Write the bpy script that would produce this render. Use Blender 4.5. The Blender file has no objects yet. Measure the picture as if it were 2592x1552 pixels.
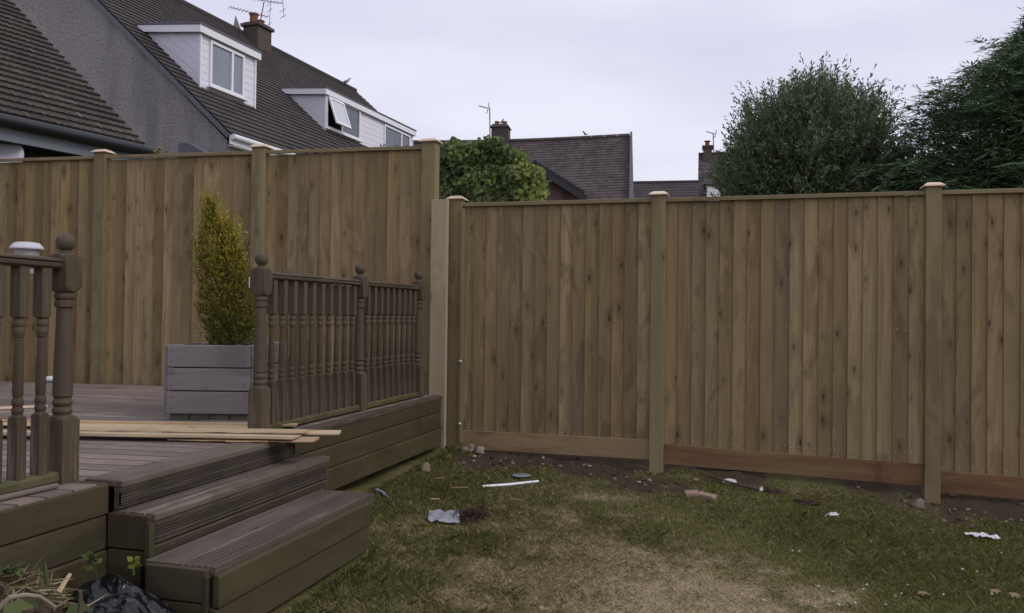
import bpy, bmesh, math, random
import numpy as np
from mathutils import Vector, Matrix
random.seed(7); RNG = np.random.default_rng(11)
S = bpy.context.scene
COL = S.collection
PI = math.pi; R = math.radians
EYE = 1.2                                     # camera height; heights measured from the eye get +EYE

# ------------------------------------------------------------------ camera
psi = R(15.2); pit = math.atan(29/2100); rho = R(.69)
fh = Vector((-math.sin(psi), math.cos(psi), 0)); r0 = Vector((math.cos(psi), math.sin(psi), 0))
fw = (fh*math.cos(pit) + Vector((0, 0, math.sin(pit)))).normalized(); u0 = r0.cross(fw)
cr = r0*math.cos(rho) + u0*math.sin(rho); cu = u0*math.cos(rho) - r0*math.sin(rho)
cam = bpy.data.cameras.new('camera'); co = bpy.data.objects.new('camera', cam); COL.objects.link(co)
cam.sensor_fit = 'HORIZONTAL'; cam.sensor_width = 36; cam.lens = 36*2100/2592
cam.clip_start = .05; cam.clip_end = 2000
co.matrix_world = Matrix(((cr.x, cu.x, -fw.x, 0), (cr.y, cu.y, -fw.y, 0), (cr.z, cu.z, -fw.z, EYE), (0, 0, 0, 1)))
S.camera = co

# ------------------------------------------------------------------ world, sun, exposure
SUN_EL, SUN_AZ = R(42), R(97)                # azimuth clockwise from +Y
w = bpy.data.worlds.new('World'); S.world = w; w.use_nodes = True
nt = w.node_tree; nt.nodes.clear()
def wn(t, **k):
    n = nt.nodes.new(t)
    for a, b in k.items(): setattr(n, a, b)
    return n
out = wn('ShaderNodeOutputWorld'); sky = wn('ShaderNodeTexSky', sky_type='NISHITA')
sky.sun_disc = False; sky.sun_elevation = SUN_EL; sky.sun_rotation = SUN_AZ
sky.air_density = 1.6; sky.dust_density = 5; sky.ozone_density = 1
b1 = wn('ShaderNodeBackground'); b1.inputs[1].default_value = .1
b2 = wn('ShaderNodeBackground'); b2.inputs[1].default_value = 1.0
tc = wn('ShaderNodeTexCoord'); mp = wn('ShaderNodeMapping'); mp.inputs['Scale'].default_value = (1.1, 1.1, 4.5)
mp.inputs['Rotation'].default_value = (.12, .1, .3)
nz = wn('ShaderNodeTexNoise'); nz.inputs['Scale'].default_value = 1.6; nz.inputs['Detail'].default_value = 5; nz.inputs['Roughness'].default_value = .45
rp = wn('ShaderNodeValToRGB'); rp.color_ramp.elements[0].position = .36; rp.color_ramp.elements[1].position = .64
rp.color_ramp.elements[0].color = (.71, .695, .90, 1); rp.color_ramp.elements[1].color = (.90, .905, 1.04, 1)
mx = wn('ShaderNodeMixShader'); mx.inputs[0].default_value = .92
L = nt.links.new
L(tc.outputs['Generated'], mp.inputs[0]); L(mp.outputs[0], nz.inputs[0]); L(nz.outputs[0], rp.inputs[0]); L(rp.outputs[0], b2.inputs[0])
L(sky.outputs[0], b1.inputs[0]); L(b1.outputs[0], mx.inputs[1]); L(b2.outputs[0], mx.inputs[2]); L(mx.outputs[0], out.inputs[0])
sl = bpy.data.lights.new('sun', 'SUN'); so = bpy.data.objects.new('sun', sl); COL.objects.link(so)
sl.energy = 1.15; sl.angle = R(20); sl.color = (1, .96, .9)
sd = Vector((math.sin(SUN_AZ)*math.cos(SUN_EL), math.cos(SUN_AZ)*math.cos(SUN_EL), math.sin(SUN_EL)))
so.rotation_euler = sd.to_track_quat('Z', 'Y').to_euler(); so.location = sd*50
vs = S.view_settings; S.display_settings.display_device = 'sRGB'
vs.view_transform = 'Standard'; vs.look = 'None'; vs.exposure = 0; vs.gamma = 1; vs.use_curve_mapping = False

# ------------------------------------------------------------------ node helper
class NT:
    def __init__(s, name):
        s.m = bpy.data.materials.new(name); s.m.use_nodes = True; s.t = s.m.node_tree
        s.b = s.t.nodes['Principled BSDF']; s.o = s.t.nodes['Material Output']
    def n(s, t, **k):
        x = s.t.nodes.new('ShaderNode'+t)
        for a, b in k.items(): setattr(x, a, b)
        return x
    def put(s, sock, v):
        if hasattr(v, 'is_output'): s.t.links.new(v, sock)
        elif v is not None:
            if hasattr(sock.default_value, '__len__') and len(sock.default_value) == 4 and len(v) == 3: v = (*v, 1)
            sock.default_value = v
    def math(s, op, a, b=None, c=None, clamp=False):
        x = s.n('Math', operation=op, use_clamp=clamp); s.put(x.inputs[0], a)
        if b is not None: s.put(x.inputs[1], b)
        if c is not None: s.put(x.inputs[2], c)
        return x.outputs[0]
    def attr(s, nm, out='Vector'): return s.n('Attribute', attribute_name=nm).outputs[out]
    def map(s, v, sc): x = s.n('Mapping'); s.put(x.inputs[0], v); x.inputs['Scale'].default_value = sc; return x.outputs[0]
    def noise(s, v, sc=1., det=2., ro=.5, dist=0.):
        x = s.n('TexNoise'); s.put(x.inputs['Vector'], v); x.inputs['Scale'].default_value = sc; x.inputs['Detail'].default_value = det
        x.inputs['Roughness'].default_value = ro; x.inputs['Distortion'].default_value = dist; return x.outputs[0]
    def mix(s, f, a, b, bt='MIX'):
        x = s.n('Mix', data_type='RGBA', blend_type=bt); s.put(x.inputs[0], f); s.put(x.inputs[6], a); s.put(x.inputs[7], b); return x.outputs[2]
    def rng(s, v, a, b, c=0., d=1.):
        x = s.n('MapRange', clamp=True); s.put(x.inputs[0], v)
        for i, q in enumerate((a, b, c, d)): x.inputs[i+1].default_value = q
        return x.outputs[0]
    def ramp(s, v, els):
        x = s.n('ValToRGB'); s.put(x.inputs[0], v); e = x.color_ramp.elements
        while len(e) < len(els): e.new(.5)
        for i, (p, c) in enumerate(els): e[i].position = p; e[i].color = (*c, 1)
        return x.outputs[0]
    def bump(s, h, st=.3, d=.01):
        x = s.n('Bump'); s.put(x.inputs['Height'], h); x.inputs['Strength'].default_value = st; x.inputs['Distance'].default_value = d
        s.t.links.new(x.outputs[0], s.b.inputs['Normal'])
    def fin(s, col, ro=.7, sp=.3):
        s.put(s.b.inputs['Base Color'], col); s.put(s.b.inputs['Roughness'], ro); s.b.inputs['Specular IOR Level'].default_value = sp; return s.m
    def obj(s): return s.n('TexCoord').outputs['Object']

def wood(name, c1, c2, ck, var=.2, knots=.5, c3=None, bands=.5, ro=.75, stain=None, grain=1., moss=0., wear=0., c3s=(.35, 5, 5)):
    """grain runs along the first component of the point attribute gc (metres), rnd varies from board to board"""
    t = NT(name); gc = t.attr('gc'); rn = t.attr('rnd', 'Fac')
    streak = t.noise(t.map(gc, (.9, 16*grain, 16*grain)), 1, 4, .55)
    fine = t.noise(t.map(gc, (3, 170*grain, 170*grain)), 1, 2, .6)
    # knots
    v = t.n('TexVoronoi', voronoi_dimensions='2D', feature='F1'); t.put(v.inputs['Vector'], t.map(gc, (3.6, 9.5, 1))); v.inputs['Scale'].default_value = 1
    wn_ = t.n('TexWhiteNoise', noise_dimensions='3D'); t.put(wn_.inputs[0], v.outputs['Color'])
    on = t.math('MULTIPLY', t.math('LESS_THAN', wn_.outputs['Value'], knots*.5), t.math('MULTIPLY_ADD', t.math('FRACT', t.math('MULTIPLY', wn_.outputs['Value'], 37)), .8, .2))
    d = v.outputs['Distance']
    core = t.math('MULTIPLY', t.rng(d, .05, .12, 1, 0), on)
    halo = t.math('MULTIPLY', t.rng(d, .06, .42, 1, 0), on)
    # cathedral bands bent round the knots
    f = t.noise(t.map(gc, (.55, 9*grain, 9*grain)), 1, 1, .4)
    f = t.math('ADD', f, t.math('MULTIPLY', halo, .28))
    band = t.math('MULTIPLY_ADD', t.math('SINE', t.math('MULTIPLY', f, 62)), .5, .5)
    k = t.math('ADD', t.math('MULTIPLY', t.rng(streak, .3, .7), .55-.25*bands), t.math('MULTIPLY', band, .42*bands))
    k = t.math('ADD', k, t.math('MULTIPLY', t.rng(fine, .3, .7), .28), clamp=True)
    col = t.mix(k, c1, c2)
    if c3: col = t.mix(t.math('MULTIPLY', t.rng(t.noise(t.map(gc, c3s), 1, 2), .42, .62), .8), col, c3)
    if stain: col = t.mix(t.rng(t.noise(t.obj(), 2.3, 4, .6), .48, .68), col, stain)
    if moss: col = t.mix(t.math('MULTIPLY', t.rng(t.noise(t.obj(), 9, 4, .6), .42, .66), moss), col, (.05, .062, .02))
    if wear: col = t.mix(t.math('MULTIPLY', t.rng(t.noise(t.map(gc, (1.2, 30, 30)), 1, 4, .7), .56, .68), wear), col, (.34, .285, .245))
    bl = t.noise(t.map(gc, (2.2, 7, 7)), 1, 2, .5, 1.2); bl2 = t.noise(t.map(gc, (.9, 3, 3)), 1, 3, .55)
    dk_ = t.math('MULTIPLY', t.math('MULTIPLY', t.rng(bl, .49, .58), t.rng(bl2, .42, .60)), .72)
    col = t.mix(dk_, col, t.mix(.55, col, ck)); col = t.mix(t.math('MULTIPLY', t.rng(bl2, .52, .40), .3), col, t.mix(.5, col, ck))
    col = t.mix(t.math('MULTIPLY', halo, .5), col, ck)
    col = t.mix(t.math('MULTIPLY', core, .75), col, tuple(x*.45 for x in ck))
    hv = t.n('HueSaturation'); t.put(hv.inputs['Color'], col); t.put(hv.inputs['Value'], t.math('MULTIPLY_ADD', rn, 2*var, 1-var))
    t.put(hv.inputs['Saturation'], t.math('MULTIPLY_ADD', t.math('FRACT', t.math('MULTIPLY', rn, 7.3)), .12, .94))
    t.bump(t.math('ADD', t.math('MULTIPLY', fine, .6), t.math('MULTIPLY', band, .25)), .35, .003)
    return t.fin(hv.outputs[0], ro, .2)

def plain(name, c, ro=.6, sp=.3, var=.12, sc=14, metal=0, bump=0., bsc=60):
    t = NT(name); o = t.obj(); n = t.noise(o, sc, 4, .6)
    col = t.mix(n, tuple(x*(1-var*2) for x in c), tuple(min(1, x*(1+var*2)) for x in c))
    t.b.inputs['Metallic'].default_value = metal
    if bump: t.bump(t.noise(o, bsc, 3, .6), bump, .01)
    return t.fin(col, ro, sp)

def leafmat(name, els, trans=.3, ro=.55, sp=.3):
    t = NT(name); c = t.ramp(t.attr('rnd', 'Fac'), els); t.fin(c, ro, sp)
    tr = t.n('BsdfTranslucent'); t.put(tr.inputs[0], c); m = t.n('MixShader'); m.inputs[0].default_value = trans
    t.t.links.new(t.b.outputs[0], m.inputs[1]); t.t.links.new(tr.outputs[0], m.inputs[2]); t.t.links.new(m.outputs[0], t.o.inputs[0])
    return t.m

M = {}
M['fence'] = wood('fence wood', (.195, .137, .066), (.37, .272, .138), (.085, .05, .022), .2, .8, (.22, .165, .085), .65)
M['post'] = wood('post wood', (.215, .174, .088), (.305, .25, .132), (.11, .08, .045), .07, .3, (.2, .155, .085), .3)
M['palepost'] = wood('pale board wood', (.36, .285, .185), (.44, .36, .245), (.25, .18, .10), .06, .4, None, .35)
M['cap'] = wood('cap wood', (.62, .48, .34), (.72, .59, .45), (.4, .28, .2), .12, .15, None, .3)
M['gravel_tan'] = wood('kick board wood', (.25, .18, .095), (.34, .25, .14), (.11, .06, .03), .1, .6, None, .4)
M['gravel_red'] = wood('reddish kick board wood', (.145, .075, .037), (.225, .125, .064), (.07, .035, .02), .1, .5, (.24, .175, .085), .6, c3s=(.8, 26, 9))
M['sleeper'] = wood('sleeper wood', (.045, .032, .019), (.082, .061, .037), (.036, .026, .017), .14, .3, (.085, .066, .038), .3, .8, (.062, .05, .026), moss=.35)
M['deck'] = wood('deck wood', (.18, .145, .12), (.30, .248, .208), (.08, .06, .05), .2, .25, (.21, .17, .15), .25, .7, (.17, .135, .12), wear=.35)
M['step'] = wood('step wood', (.058, .044, .034), (.122, .098, .078), (.036, .028, .02), .16, .2, (.08, .062, .045), .2, .75, (.055, .044, .03), wear=.35, moss=.12)
M['tread'] = wood('worn tread wood', (.075, .059, .047), (.165, .135, .112), (.05, .04, .03), .16, .2, (.13, .105, .085), .25, .75, (.09, .073, .056), wear=.5, moss=.1)
M['baluster'] = wood('stained rail wood', (.052, .037, .024), (.115, .087, .058), (.045, .032, .02), .16, .12, (.095, .075, .052), .3, .68, (.06, .052, .034), wear=.4)
M['mossrail'] = wood('mossy rail wood', (.085, .07, .035), (.13, .11, .055), (.05, .04, .026), .1, .1, None, .15, .8, None, moss=.8)
M['planter'] = wood('weathered planter wood', (.155, .136, .126), (.275, .245, .23), (.085, .074, .075), .07, .35, (.2, .18, .18), .55, .65)
M['plank'] = wood('fresh plank wood', (.40, .295, .175), (.55, .43, .275), (.25, .17, .10), .16, .3, (.4, .28, .16), .45, .65)
M['shedwood'] = wood('shed wood', (.13, .09, .075), (.18, .13, .11), (.08, .05, .04), .12, .2)
M['bark'] = plain('bark', (.09, .07, .05), .9, .2, .25, 25, bump=.5)
M['nail'] = plain('galvanised nail', (.6, .6, .62), .4, .5, .05, metal=.6)
M['steel'] = plain('steel', (.45, .47, .52), .35, .5, .05, metal=.8)
M['upvc'] = plain('white plastic', (.78, .78, .82), .4, .4, .03, 3)
M['glass'] = None
M['black'] = plain('black plastic', (.016, .018, .022), .45, .4, .1)
M['dark'] = plain('dark void', (.01, .01, .012), .9, .1)
M['leadgrey'] = plain('lead', (.13, .13, .15), .6, .3, .15)
M['fascia_grey'] = plain('grey fascia', (.15, .17, .19), .5, .4, .08, 5)
M['darkwall'] = plain('dark wall', (.03, .031, .034), .8, .2, .2, 8)
M['terracotta'] = plain('terracotta', (.2, .08, .05), .8, .2, .25, 12)
M['brickred'] = plain('broken brick', (.3, .21, .165), .85, .2, .2, 30, bump=.5)
M['stone'] = plain('stone', (.2, .165, .13), .85, .2, .3, 18, bump=.5, bsc=40)
M['soil'] = plain('soil', (.06, .045, .034), .95, .1, .4, 40, bump=.6)
M['paper'] = plain('white wrapper', (.62, .62, .64), .6, .3, .06, 30, bump=.4, bsc=30)
M['bird'] = plain('bird grey', (.05, .05, .06), .8, .2, .2)
M['birdwhite'] = plain('bird white', (.75, .75, .76), .8, .2, .05)

t = NT('window glass'); o = t.obj()
M['glass'] = t.fin(t.mix(t.noise(o, 2.5, 2), (.05, .065, .085), (.12, .145, .17)), .06, .7)
t = NT('net curtain glass'); o = t.obj()
M['curtain'] = t.fin(t.mix(t.noise(t.map(o, (14, 14, .8)), 1, 2), (.17, .20, .245), (.26, .29, .335)), .12, .6)
# roughcast
t = NT('roughcast'); o = t.obj()
sp = t.noise(o, 26, 3, .7); big = t.noise(o, .55, 4, .6); st = t.noise(t.map(o, (1.3, 1.3, .25)), 1, 4, .65)
c = t.mix(t.rng(sp, .33, .67), (.17, .158, .153), (.38, .355, .345)); c = t.mix(t.rng(big, .35, .7, 0, .45), c, (.41, .39, .385))
c = t.mix(t.rng(st, .5, .68, 0, .7), c, (.17, .165, .18)); c = t.mix(t.rng(t.noise(o, 70, 1), .68, .74, 0, .7), c, (.05, .05, .055))
t.bump(sp, .9, .03); M['roughcast'] = t.fin(c, .95, .1)
# brick
t = NT('chimney brick'); o = t.obj(); br = t.n('TexBrick'); sx = t.n('SeparateXYZ'); t.put(sx.inputs[0], o); cx_ = t.n('CombineXYZ'); t.put(cx_.inputs[0], t.math('ADD', sx.outputs[0], sx.outputs[1])); t.put(cx_.inputs[1], sx.outputs[2]); t.put(br.inputs['Vector'], cx_.outputs[0])
br.inputs['Scale'].default_value = 4.4; br.inputs['Color1'].default_value = (.105, .07, .052, 1); br.inputs['Color2'].default_value = (.075, .055, .045, 1)
br.inputs['Mortar'].default_value = (.13, .12, .11, 1); br.inputs['Mortar Size'].default_value = .03
M['brick'] = t.fin(t.mix(t.rng(t.noise(o, 4, 4), .5, .75, 0, .6), br.outputs[0], (.06, .056, .055)), .9, .1)
# cladding
t = NT('white cladding'); o = t.obj(); s_ = t.n('SeparateXYZ'); t.put(s_.inputs[0], o)
fr = t.math('FRACT', t.math('MULTIPLY', s_.outputs[2], 7.0)); gr = t.rng(fr, .0, .07, 1, 0)
t.bump(t.math('MULTIPLY', gr, -1), .6, .01); M['clad'] = t.fin(t.mix(t.math('MULTIPLY', gr, .55), (.74, .74, .8), (.3, .3, .33)), .45, .35)
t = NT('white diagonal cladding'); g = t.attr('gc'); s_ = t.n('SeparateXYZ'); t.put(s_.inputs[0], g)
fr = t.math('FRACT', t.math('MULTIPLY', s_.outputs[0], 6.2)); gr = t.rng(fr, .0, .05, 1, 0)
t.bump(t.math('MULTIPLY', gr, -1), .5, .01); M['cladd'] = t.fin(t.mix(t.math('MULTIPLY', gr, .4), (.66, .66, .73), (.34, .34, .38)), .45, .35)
# roof tiles: gc = (metres along the course, course number, metres up)
def tiles(name, c1, c2, tw, lich=.25, joint=.05, half=.5, ripple=False):
    t = NT(name); g = t.attr('gc'); s_ = t.n('SeparateXYZ'); t.put(s_.inputs[0], g)
    u = t.math('MULTIPLY_ADD', s_.outputs[1], half, t.math('DIVIDE', s_.outputs[0], tw))
    cell = t.n('CombineXYZ'); t.put(cell.inputs[0], t.math('FLOOR', u)); t.put(cell.inputs[1], s_.outputs[1])
    wn_ = t.n('TexWhiteNoise', noise_dimensions='3D'); t.put(wn_.inputs[0], cell.outputs[0])
    o = t.obj()
    c = t.mix(wn_.outputs[0], c1, c2)
    c = t.mix(t.rng(t.noise(o, 1.1, 4, .6), .4, .7, 0, .5), c, tuple(x*1.25 for x in c2))
    c = t.mix(t.rng(t.noise(o, 7, 6, .75), .57, .74, 0, lich), c, (.24, .225, .18))
    c = t.mix(t.rng(t.math('FRACT', u), 0, joint, .75, 0), c, (.012, .012, .014))
    if ripple: c = t.mix(t.rng(t.noise(t.map(g, (16, 3, 2.2)), 1, 3), .55, .72, 0, .5), c, (.19, .17, .155))
    t.bump(t.noise(o, 40, 3), .4, .01)
    return t.fin(c, .85, .2)
M['tileA'] = tiles('ridged brown tiles', (.042, .035, .03), (.066, .056, .048), .3, .15, .0, 0, True)
M['tileB'] = tiles('dark tiles', (.042, .036, .034), (.068, .059, .055), .2, .16, .03)
M['tileC'] = tiles('mauve brown tiles', (.055, .044, .044), (.105, .087, .084), .15, .5, .1)
M['tileD'] = tiles('brown far tiles', (.058, .049, .05), (.082, .07, .07), .33, .15, .06)

# ------------------------------------------------------------------ object helpers
def tag(o, label=None, cat=None, group=None, kind=None):
    for k, v in (('label', label), ('category', cat), ('group', group), ('kind', kind)):
        if v: o[k] = v
    return o
def empty(name, loc=(0, 0, 0), rz=0., **k):
    o = bpy.data.objects.new(name, None); COL.objects.link(o); o.location = loc; o.rotation_euler = (0, 0, rz); o.empty_display_size = .1
    return tag(o, **k)
class MB:
    """collects geometry of one object; every point carries gc (grain coordinates) and rnd"""
    def __init__(s): s.v = []; s.f = []; s.gc = []; s.rn = []; s.mi = []
    def add(s, vs, fs, gc, rn=None, mi=0):
        n = len(s.v); rn = random.random() if rn is None else rn
        s.v += [tuple(p) for p in vs]; s.gc += [tuple(p) for p in gc]; s.rn += list(rn) if hasattr(rn, '__len__') else [rn]*len(vs)
        s.f += [tuple(i+n for i in q) for q in fs]; s.mi += [mi]*len(fs)
    def box(s, lo, hi, rot=None, org=(0, 0, 0), la=0, rn=None, mi=0):
        org = Vector(org); of = (random.random()*60, random.random()*20, random.random()*20); ax = (la, (la+1) % 3, (la+2) % 3)
        vs, gc = [], []
        for x in (lo[0], hi[0]):
            for y in (lo[1], hi[1]):
                for z in (lo[2], hi[2]):
                    p = (x, y, z); gc.append(tuple(p[a]+of[i] for i, a in enumerate(ax)))
                    q = Vector(p); vs.append((rot @ q if rot else q)+org)
        s.add(vs, [(0, 1, 3, 2), (4, 6, 7, 5), (0, 4, 5, 1), (2, 3, 7, 6), (0, 2, 6, 4), (1, 5, 7, 3)], gc, rn, mi)
    def prism(s, prof, p0, d, A, B, ln, rn=None, mi=0, seg=1, wob=0.):
        """profile (a,b) along axes A,B swept from p0 along d for ln metres"""
        p0, d, A, B = map(Vector, (p0, d, A, B)); n = len(prof); vs, gc = [], []
        of = (random.random()*60, random.random()*20, random.random()*20)
        for i in range(seg+1):
            l = ln*i/seg; q = p0+d*l
            for a, b in prof:
                j = wob*(random.random()-.5) if wob and 0 < i < seg else 0
                vs.append(q+A*(a+j)+B*b); gc.append((l+of[0], a+of[1], b+of[2]))
        fs = [(i*n+j, i*n+(j+1) % n, (i+1)*n+(j+1) % n, (i+1)*n+j) for i in range(seg) for j in range(n)]
        fs += [tuple(range(n-1, -1, -1)), tuple(range(seg*n, seg*n+n))]
        s.add(vs, fs, gc, rn, mi)
    def tube(s, pts, rad, n=8, rn=None, mi=0):
        pts = [Vector(p) for p in pts]; rad = rad if hasattr(rad, '__len__') else [rad]*len(pts)
        vs, gc = [], []; up = None; l = 0
        for i, p in enumerate(pts):
            d = (pts[min(i+1, len(pts)-1)]-pts[max(i-1, 0)]).normalized()
            if up is None: up = d.orthogonal().normalized()
            up = (up-d*up.dot(d)).normalized(); b = d.cross(up)
            if i: l += (p-pts[i-1]).length
            for j in range(n):
                a = 2*PI*j/n; vs.append(p+(up*math.cos(a)+b*math.sin(a))*rad[i]); gc.append((l, math.cos(a)*rad[i], math.sin(a)*rad[i]))
        m = len(pts)
        fs = [(i*n+j, i*n+(j+1) % n, (i+1)*n+(j+1) % n, (i+1)*n+j) for i in range(m-1) for j in range(n)]
        fs += [tuple(range(n-1, -1, -1)), tuple(range((m-1)*n, m*n))]
        s.add(vs, fs, gc, rn, mi)
    def turned(s, prof, h, org=(0, 0, 0), n=32, rn=None):
        """square stock of half width h turned to profile (z, radius) on the lathe"""
        vs, gc = [], []; of = random.random()*40
        for z, r in prof:
            for j in range(n):
                a = 2*PI*j/n; sq = h/max(abs(math.cos(a)), abs(math.sin(a))); q = min(sq, r)
                p = (q*math.cos(a), q*math.sin(a), z); vs.append((p[0]+org[0], p[1]+org[1], z+org[2])); gc.append((z+of, p[0]+of, p[1]))
        m = len(prof)
        fs = [(i*n+j, i*n+(j+1) % n, (i+1)*n+(j+1) % n, (i+1)*n+j) for i in range(m-1) for j in range(n)]
        fs += [tuple(range(n-1, -1, -1)), tuple(range((m-1)*n, m*n))]
        s.add(vs, fs, gc, rn)
    def poly(s, vs, fs, rn=None, mi=0, gc=None): s.add(vs, fs, gc or [tuple(v) for v in vs], rn, mi)
    def build(s, name, mat, parent=None, bevel=0., smooth=False, seg=2, loc=None, **k):
        me = bpy.data.meshes.new(name); me.from_pydata(s.v, [], s.f)
        for m in (mat if isinstance(mat, (list, tuple)) else [mat]): me.materials.append(m)
        me.polygons.foreach_set('material_index', s.mi)
        a = me.attributes.new('gc', 'FLOAT_VECTOR', 'POINT'); a.data.foreach_set('vector', np.array(s.gc, 'f').ravel())
        a = me.attributes.new('rnd', 'FLOAT', 'POINT'); a.data.foreach_set('value', np.array(s.rn, 'f'))
        me.validate(); o = bpy.data.objects.new(name, me); COL.objects.link(o)
        if parent: o.parent = parent
        if loc is not None: o.location = loc
        bm = bmesh.new(); bm.from_mesh(me); bmesh.ops.recalc_face_normals(bm, faces=bm.faces); bm.to_mesh(me); bm.free()
        if smooth:
            me.polygons.foreach_set('use_smooth', [True]*len(me.polygons))
            if smooth != 'all': me.set_sharp_from_angle(angle=R(smooth if smooth is not True else 40))
        if bevel:
            b = o.modifiers.new('bevel', 'BEVEL'); b.width = bevel; b.segments = seg; b.limit_method = 'ANGLE'; b.angle_limit = R(40)
        return tag(o, **k)
def rz(a): return Matrix.Rotation(a, 3, 'Z')
def copy_tree(o, parent=None):
    c = o.copy(); COL.objects.link(c)
    if parent: c.parent = parent
    for ch in [x for x in bpy.data.objects if x.parent == o]: copy_tree(ch, c)
    return c
def np_mesh(name, V, F, mat, rnd, parent=None, **k):
    """V (n,3), F (m,k) equal-sized faces, rnd per vertex"""
    me = bpy.data.meshes.new(name); n, m, kk = len(V), len(F), F.shape[1]
    me.vertices.add(n); me.vertices.foreach_set('co', np.asarray(V, 'f').ravel())
    me.loops.add(m*kk); me.loops.foreach_set('vertex_index', np.asarray(F, 'i').ravel())
    me.polygons.add(m); me.polygons.foreach_set('loop_start', np.arange(0, m*kk, kk, dtype='i')); me.polygons.foreach_set('loop_total', np.full(m, kk, 'i'))
    a = me.attributes.new('rnd', 'FLOAT', 'POINT'); a.data.foreach_set('value', np.asarray(rnd, 'f'))
    me.materials.append(mat); me.update(calc_edges=True)
    o = bpy.data.objects.new(name, me); COL.objects.link(o)
    if parent: o.parent = parent
    return tag(o, **k)
def unit(a): return a/np.maximum(np.linalg.norm(a, axis=-1, keepdims=True), 1e-9)
def leaves(name, P, D, N, ln, wd, mat, rnd, parent=None, shape='lance', **k):
    """one small bent leaf per row: base P, direction D, facing N"""
    D = unit(D); W = unit(np.cross(D, N)); N = np.cross(W, D); ln = np.asarray(ln)[:, None]; wd = np.asarray(wd)[:, None]
    if shape == 'lance': pr = [(0, 0, 0), (.45, .5, -.06), (1, 0, -.12), (.45, -.5, -.06)]
    elif shape == 'lobed': pr = [(0, 0, 0), (-.08, .42, -.05), (.3, .36, .0), (.42, .6, -.12), (.62, .25, 0), (1, 0, -.18), (.62, -.25, 0), (.42, -.6, -.12), (.3, -.36, 0), (-.08, -.42, -.05)]
    q = len(pr); V = np.stack([P+D*ln*a+W*wd*b+N*ln*c for a, b, c in pr], 1).reshape(-1, 3)
    F = np.arange(len(P)*q).reshape(-1, q)
    return np_mesh(name, V, F, mat, np.repeat(rnd, q), parent, **k)
def vnoise(x, y, sc, seed=0):
    """smooth value noise on arrays"""
    x = np.asarray(x)*sc; y = np.asarray(y)*sc; xi = np.floor(x).astype(int); yi = np.floor(y).astype(int); fx = x-xi; fy = y-yi
    h = lambda i, j: (np.sin(i*127.1+j*311.7+seed*74.7)*43758.5453) % 1.0
    fx = fx*fx*(3-2*fx); fy = fy*fy*(3-2*fy)
    return (h(xi, yi)*(1-fx)+h(xi+1, yi)*fx)*(1-fy)+(h(xi, yi+1)*(1-fx)+h(xi+1, yi+1)*fx)*fy
def fbm(x, y, sc, seed=0, o=4): return sum(vnoise(x, y, sc*2**i, seed+i)*.5**i for i in range(o))/sum(.5**i for i in range(o))
def blob(mb, c, r, seed=0, am=.25, fr=2.2, nu=14, nv=9, rot=0., flat=0., mi=0):
    """lumpy closed stone-like shape"""
    rg = np.random.default_rng(seed); ph = rg.random(9)*9; vs = []
    cs, sn = math.cos(rot), math.sin(rot)
    for j in range(nv+1):
        th = PI*j/nv
        for i in range(nu):
            a = 2*PI*i/nu; d = np.array([math.sin(th)*math.cos(a), math.sin(th)*math.sin(a), math.cos(th)])
            k = 1+am*(math.sin(fr*d[0]*2+ph[0])*math.sin(fr*d[1]*2+ph[1])+.7*math.sin(fr*d[2]*3+ph[2]+d[0]*2)+.4*math.sin(d[1]*7+ph[3]+d[2]*5))
            p = d*k*np.array(r)
            vs.append((c[0]+p[0]*cs-p[1]*sn, c[1]+p[0]*sn+p[1]*cs, c[2]+max(p[2], -flat if flat else -9)))
    fs = [(j*nu+i, j*nu+(i+1) % nu, (j+1)*nu+(i+1) % nu, (j+1)*nu+i) for j in range(nv) for i in range(nu)]
    mb.poly(vs, fs, mi=mi)

# ------------------------------------------------------------------ ground
def gz(x, y):
    x = np.clip(x, -9, 6); y = np.clip(y, -3, 9)
    return EYE-1.19-.062*x+.025*(y-6.3)
def dirt_mask(x, y):
    n = fbm(x, y, 2.2, 3)-.5
    a = np.clip((y+n*1.5-5.52-np.clip((x+1.1)**2*.45-.15, 0, .6))/.35, 0, 1)*np.clip((-.3-x+n*1.2)/.3, 0, 1)
    b = np.clip((y+n*1.1-6.16)/.2, 0, 1)
    c = np.clip((y+n*1.6-5.75)/.4, 0, 1)*np.clip((x-.9)/.5, 0, 1)
    return np.clip(np.maximum(np.maximum(a, b), c), 0, 1)
def dry_mask(x, y):
    n = fbm(x, y, 1.7, 9)-.5; n2 = fbm(x, y, 6, 21)-.5
    n3 = fbm(x, y, 14, 41)-.5; d = ((x+.55+.35*(y-4))/1.0)**2+((y-3.9)/.9)**2
    a = np.clip(1.1-d*.9+n*1.7+n2*1.1+n3*1.1, 0, 1)
    b = np.clip(1-((x+1.25)/.6)**2-((y-5.35)/.28)**2+n*2, 0, 1)*.6
    return np.clip(np.maximum(a, b)+np.clip((n+n2)*.9, 0, .35), 0, 1)
def axis(lo, hi, st, far):
    a = list(np.arange(lo, hi+1e-6, st)); k = st; p = hi
    while p < far: k *= 1.35; p += k; a.append(p)
    k = st; p = lo
    while p > -far: k *= 1.35; p -= k; a.insert(0, p)
    return np.array(a)
gx = axis(-2.6, 3.2, .035, 400); gy = axis(2.0, 6.7, .035, 400)
X, Y = np.meshgrid(gx, gy); D = dirt_mask(X, Y)*(Y < 6.9)
inn = ((X > -3) & (X < 3.6) & (Y > 1.5) & (Y < 7)).astype(float)
mound = lambda x, y: .065*np.clip((y-6.25)/.08, 0, 1)*np.clip((x+.55)/.2, 0, 1)*np.clip((3.4-x)/.3, 0, 1)*(y < 6.9)*(.6+.8*fbm(x, y, 6, 61))
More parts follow.
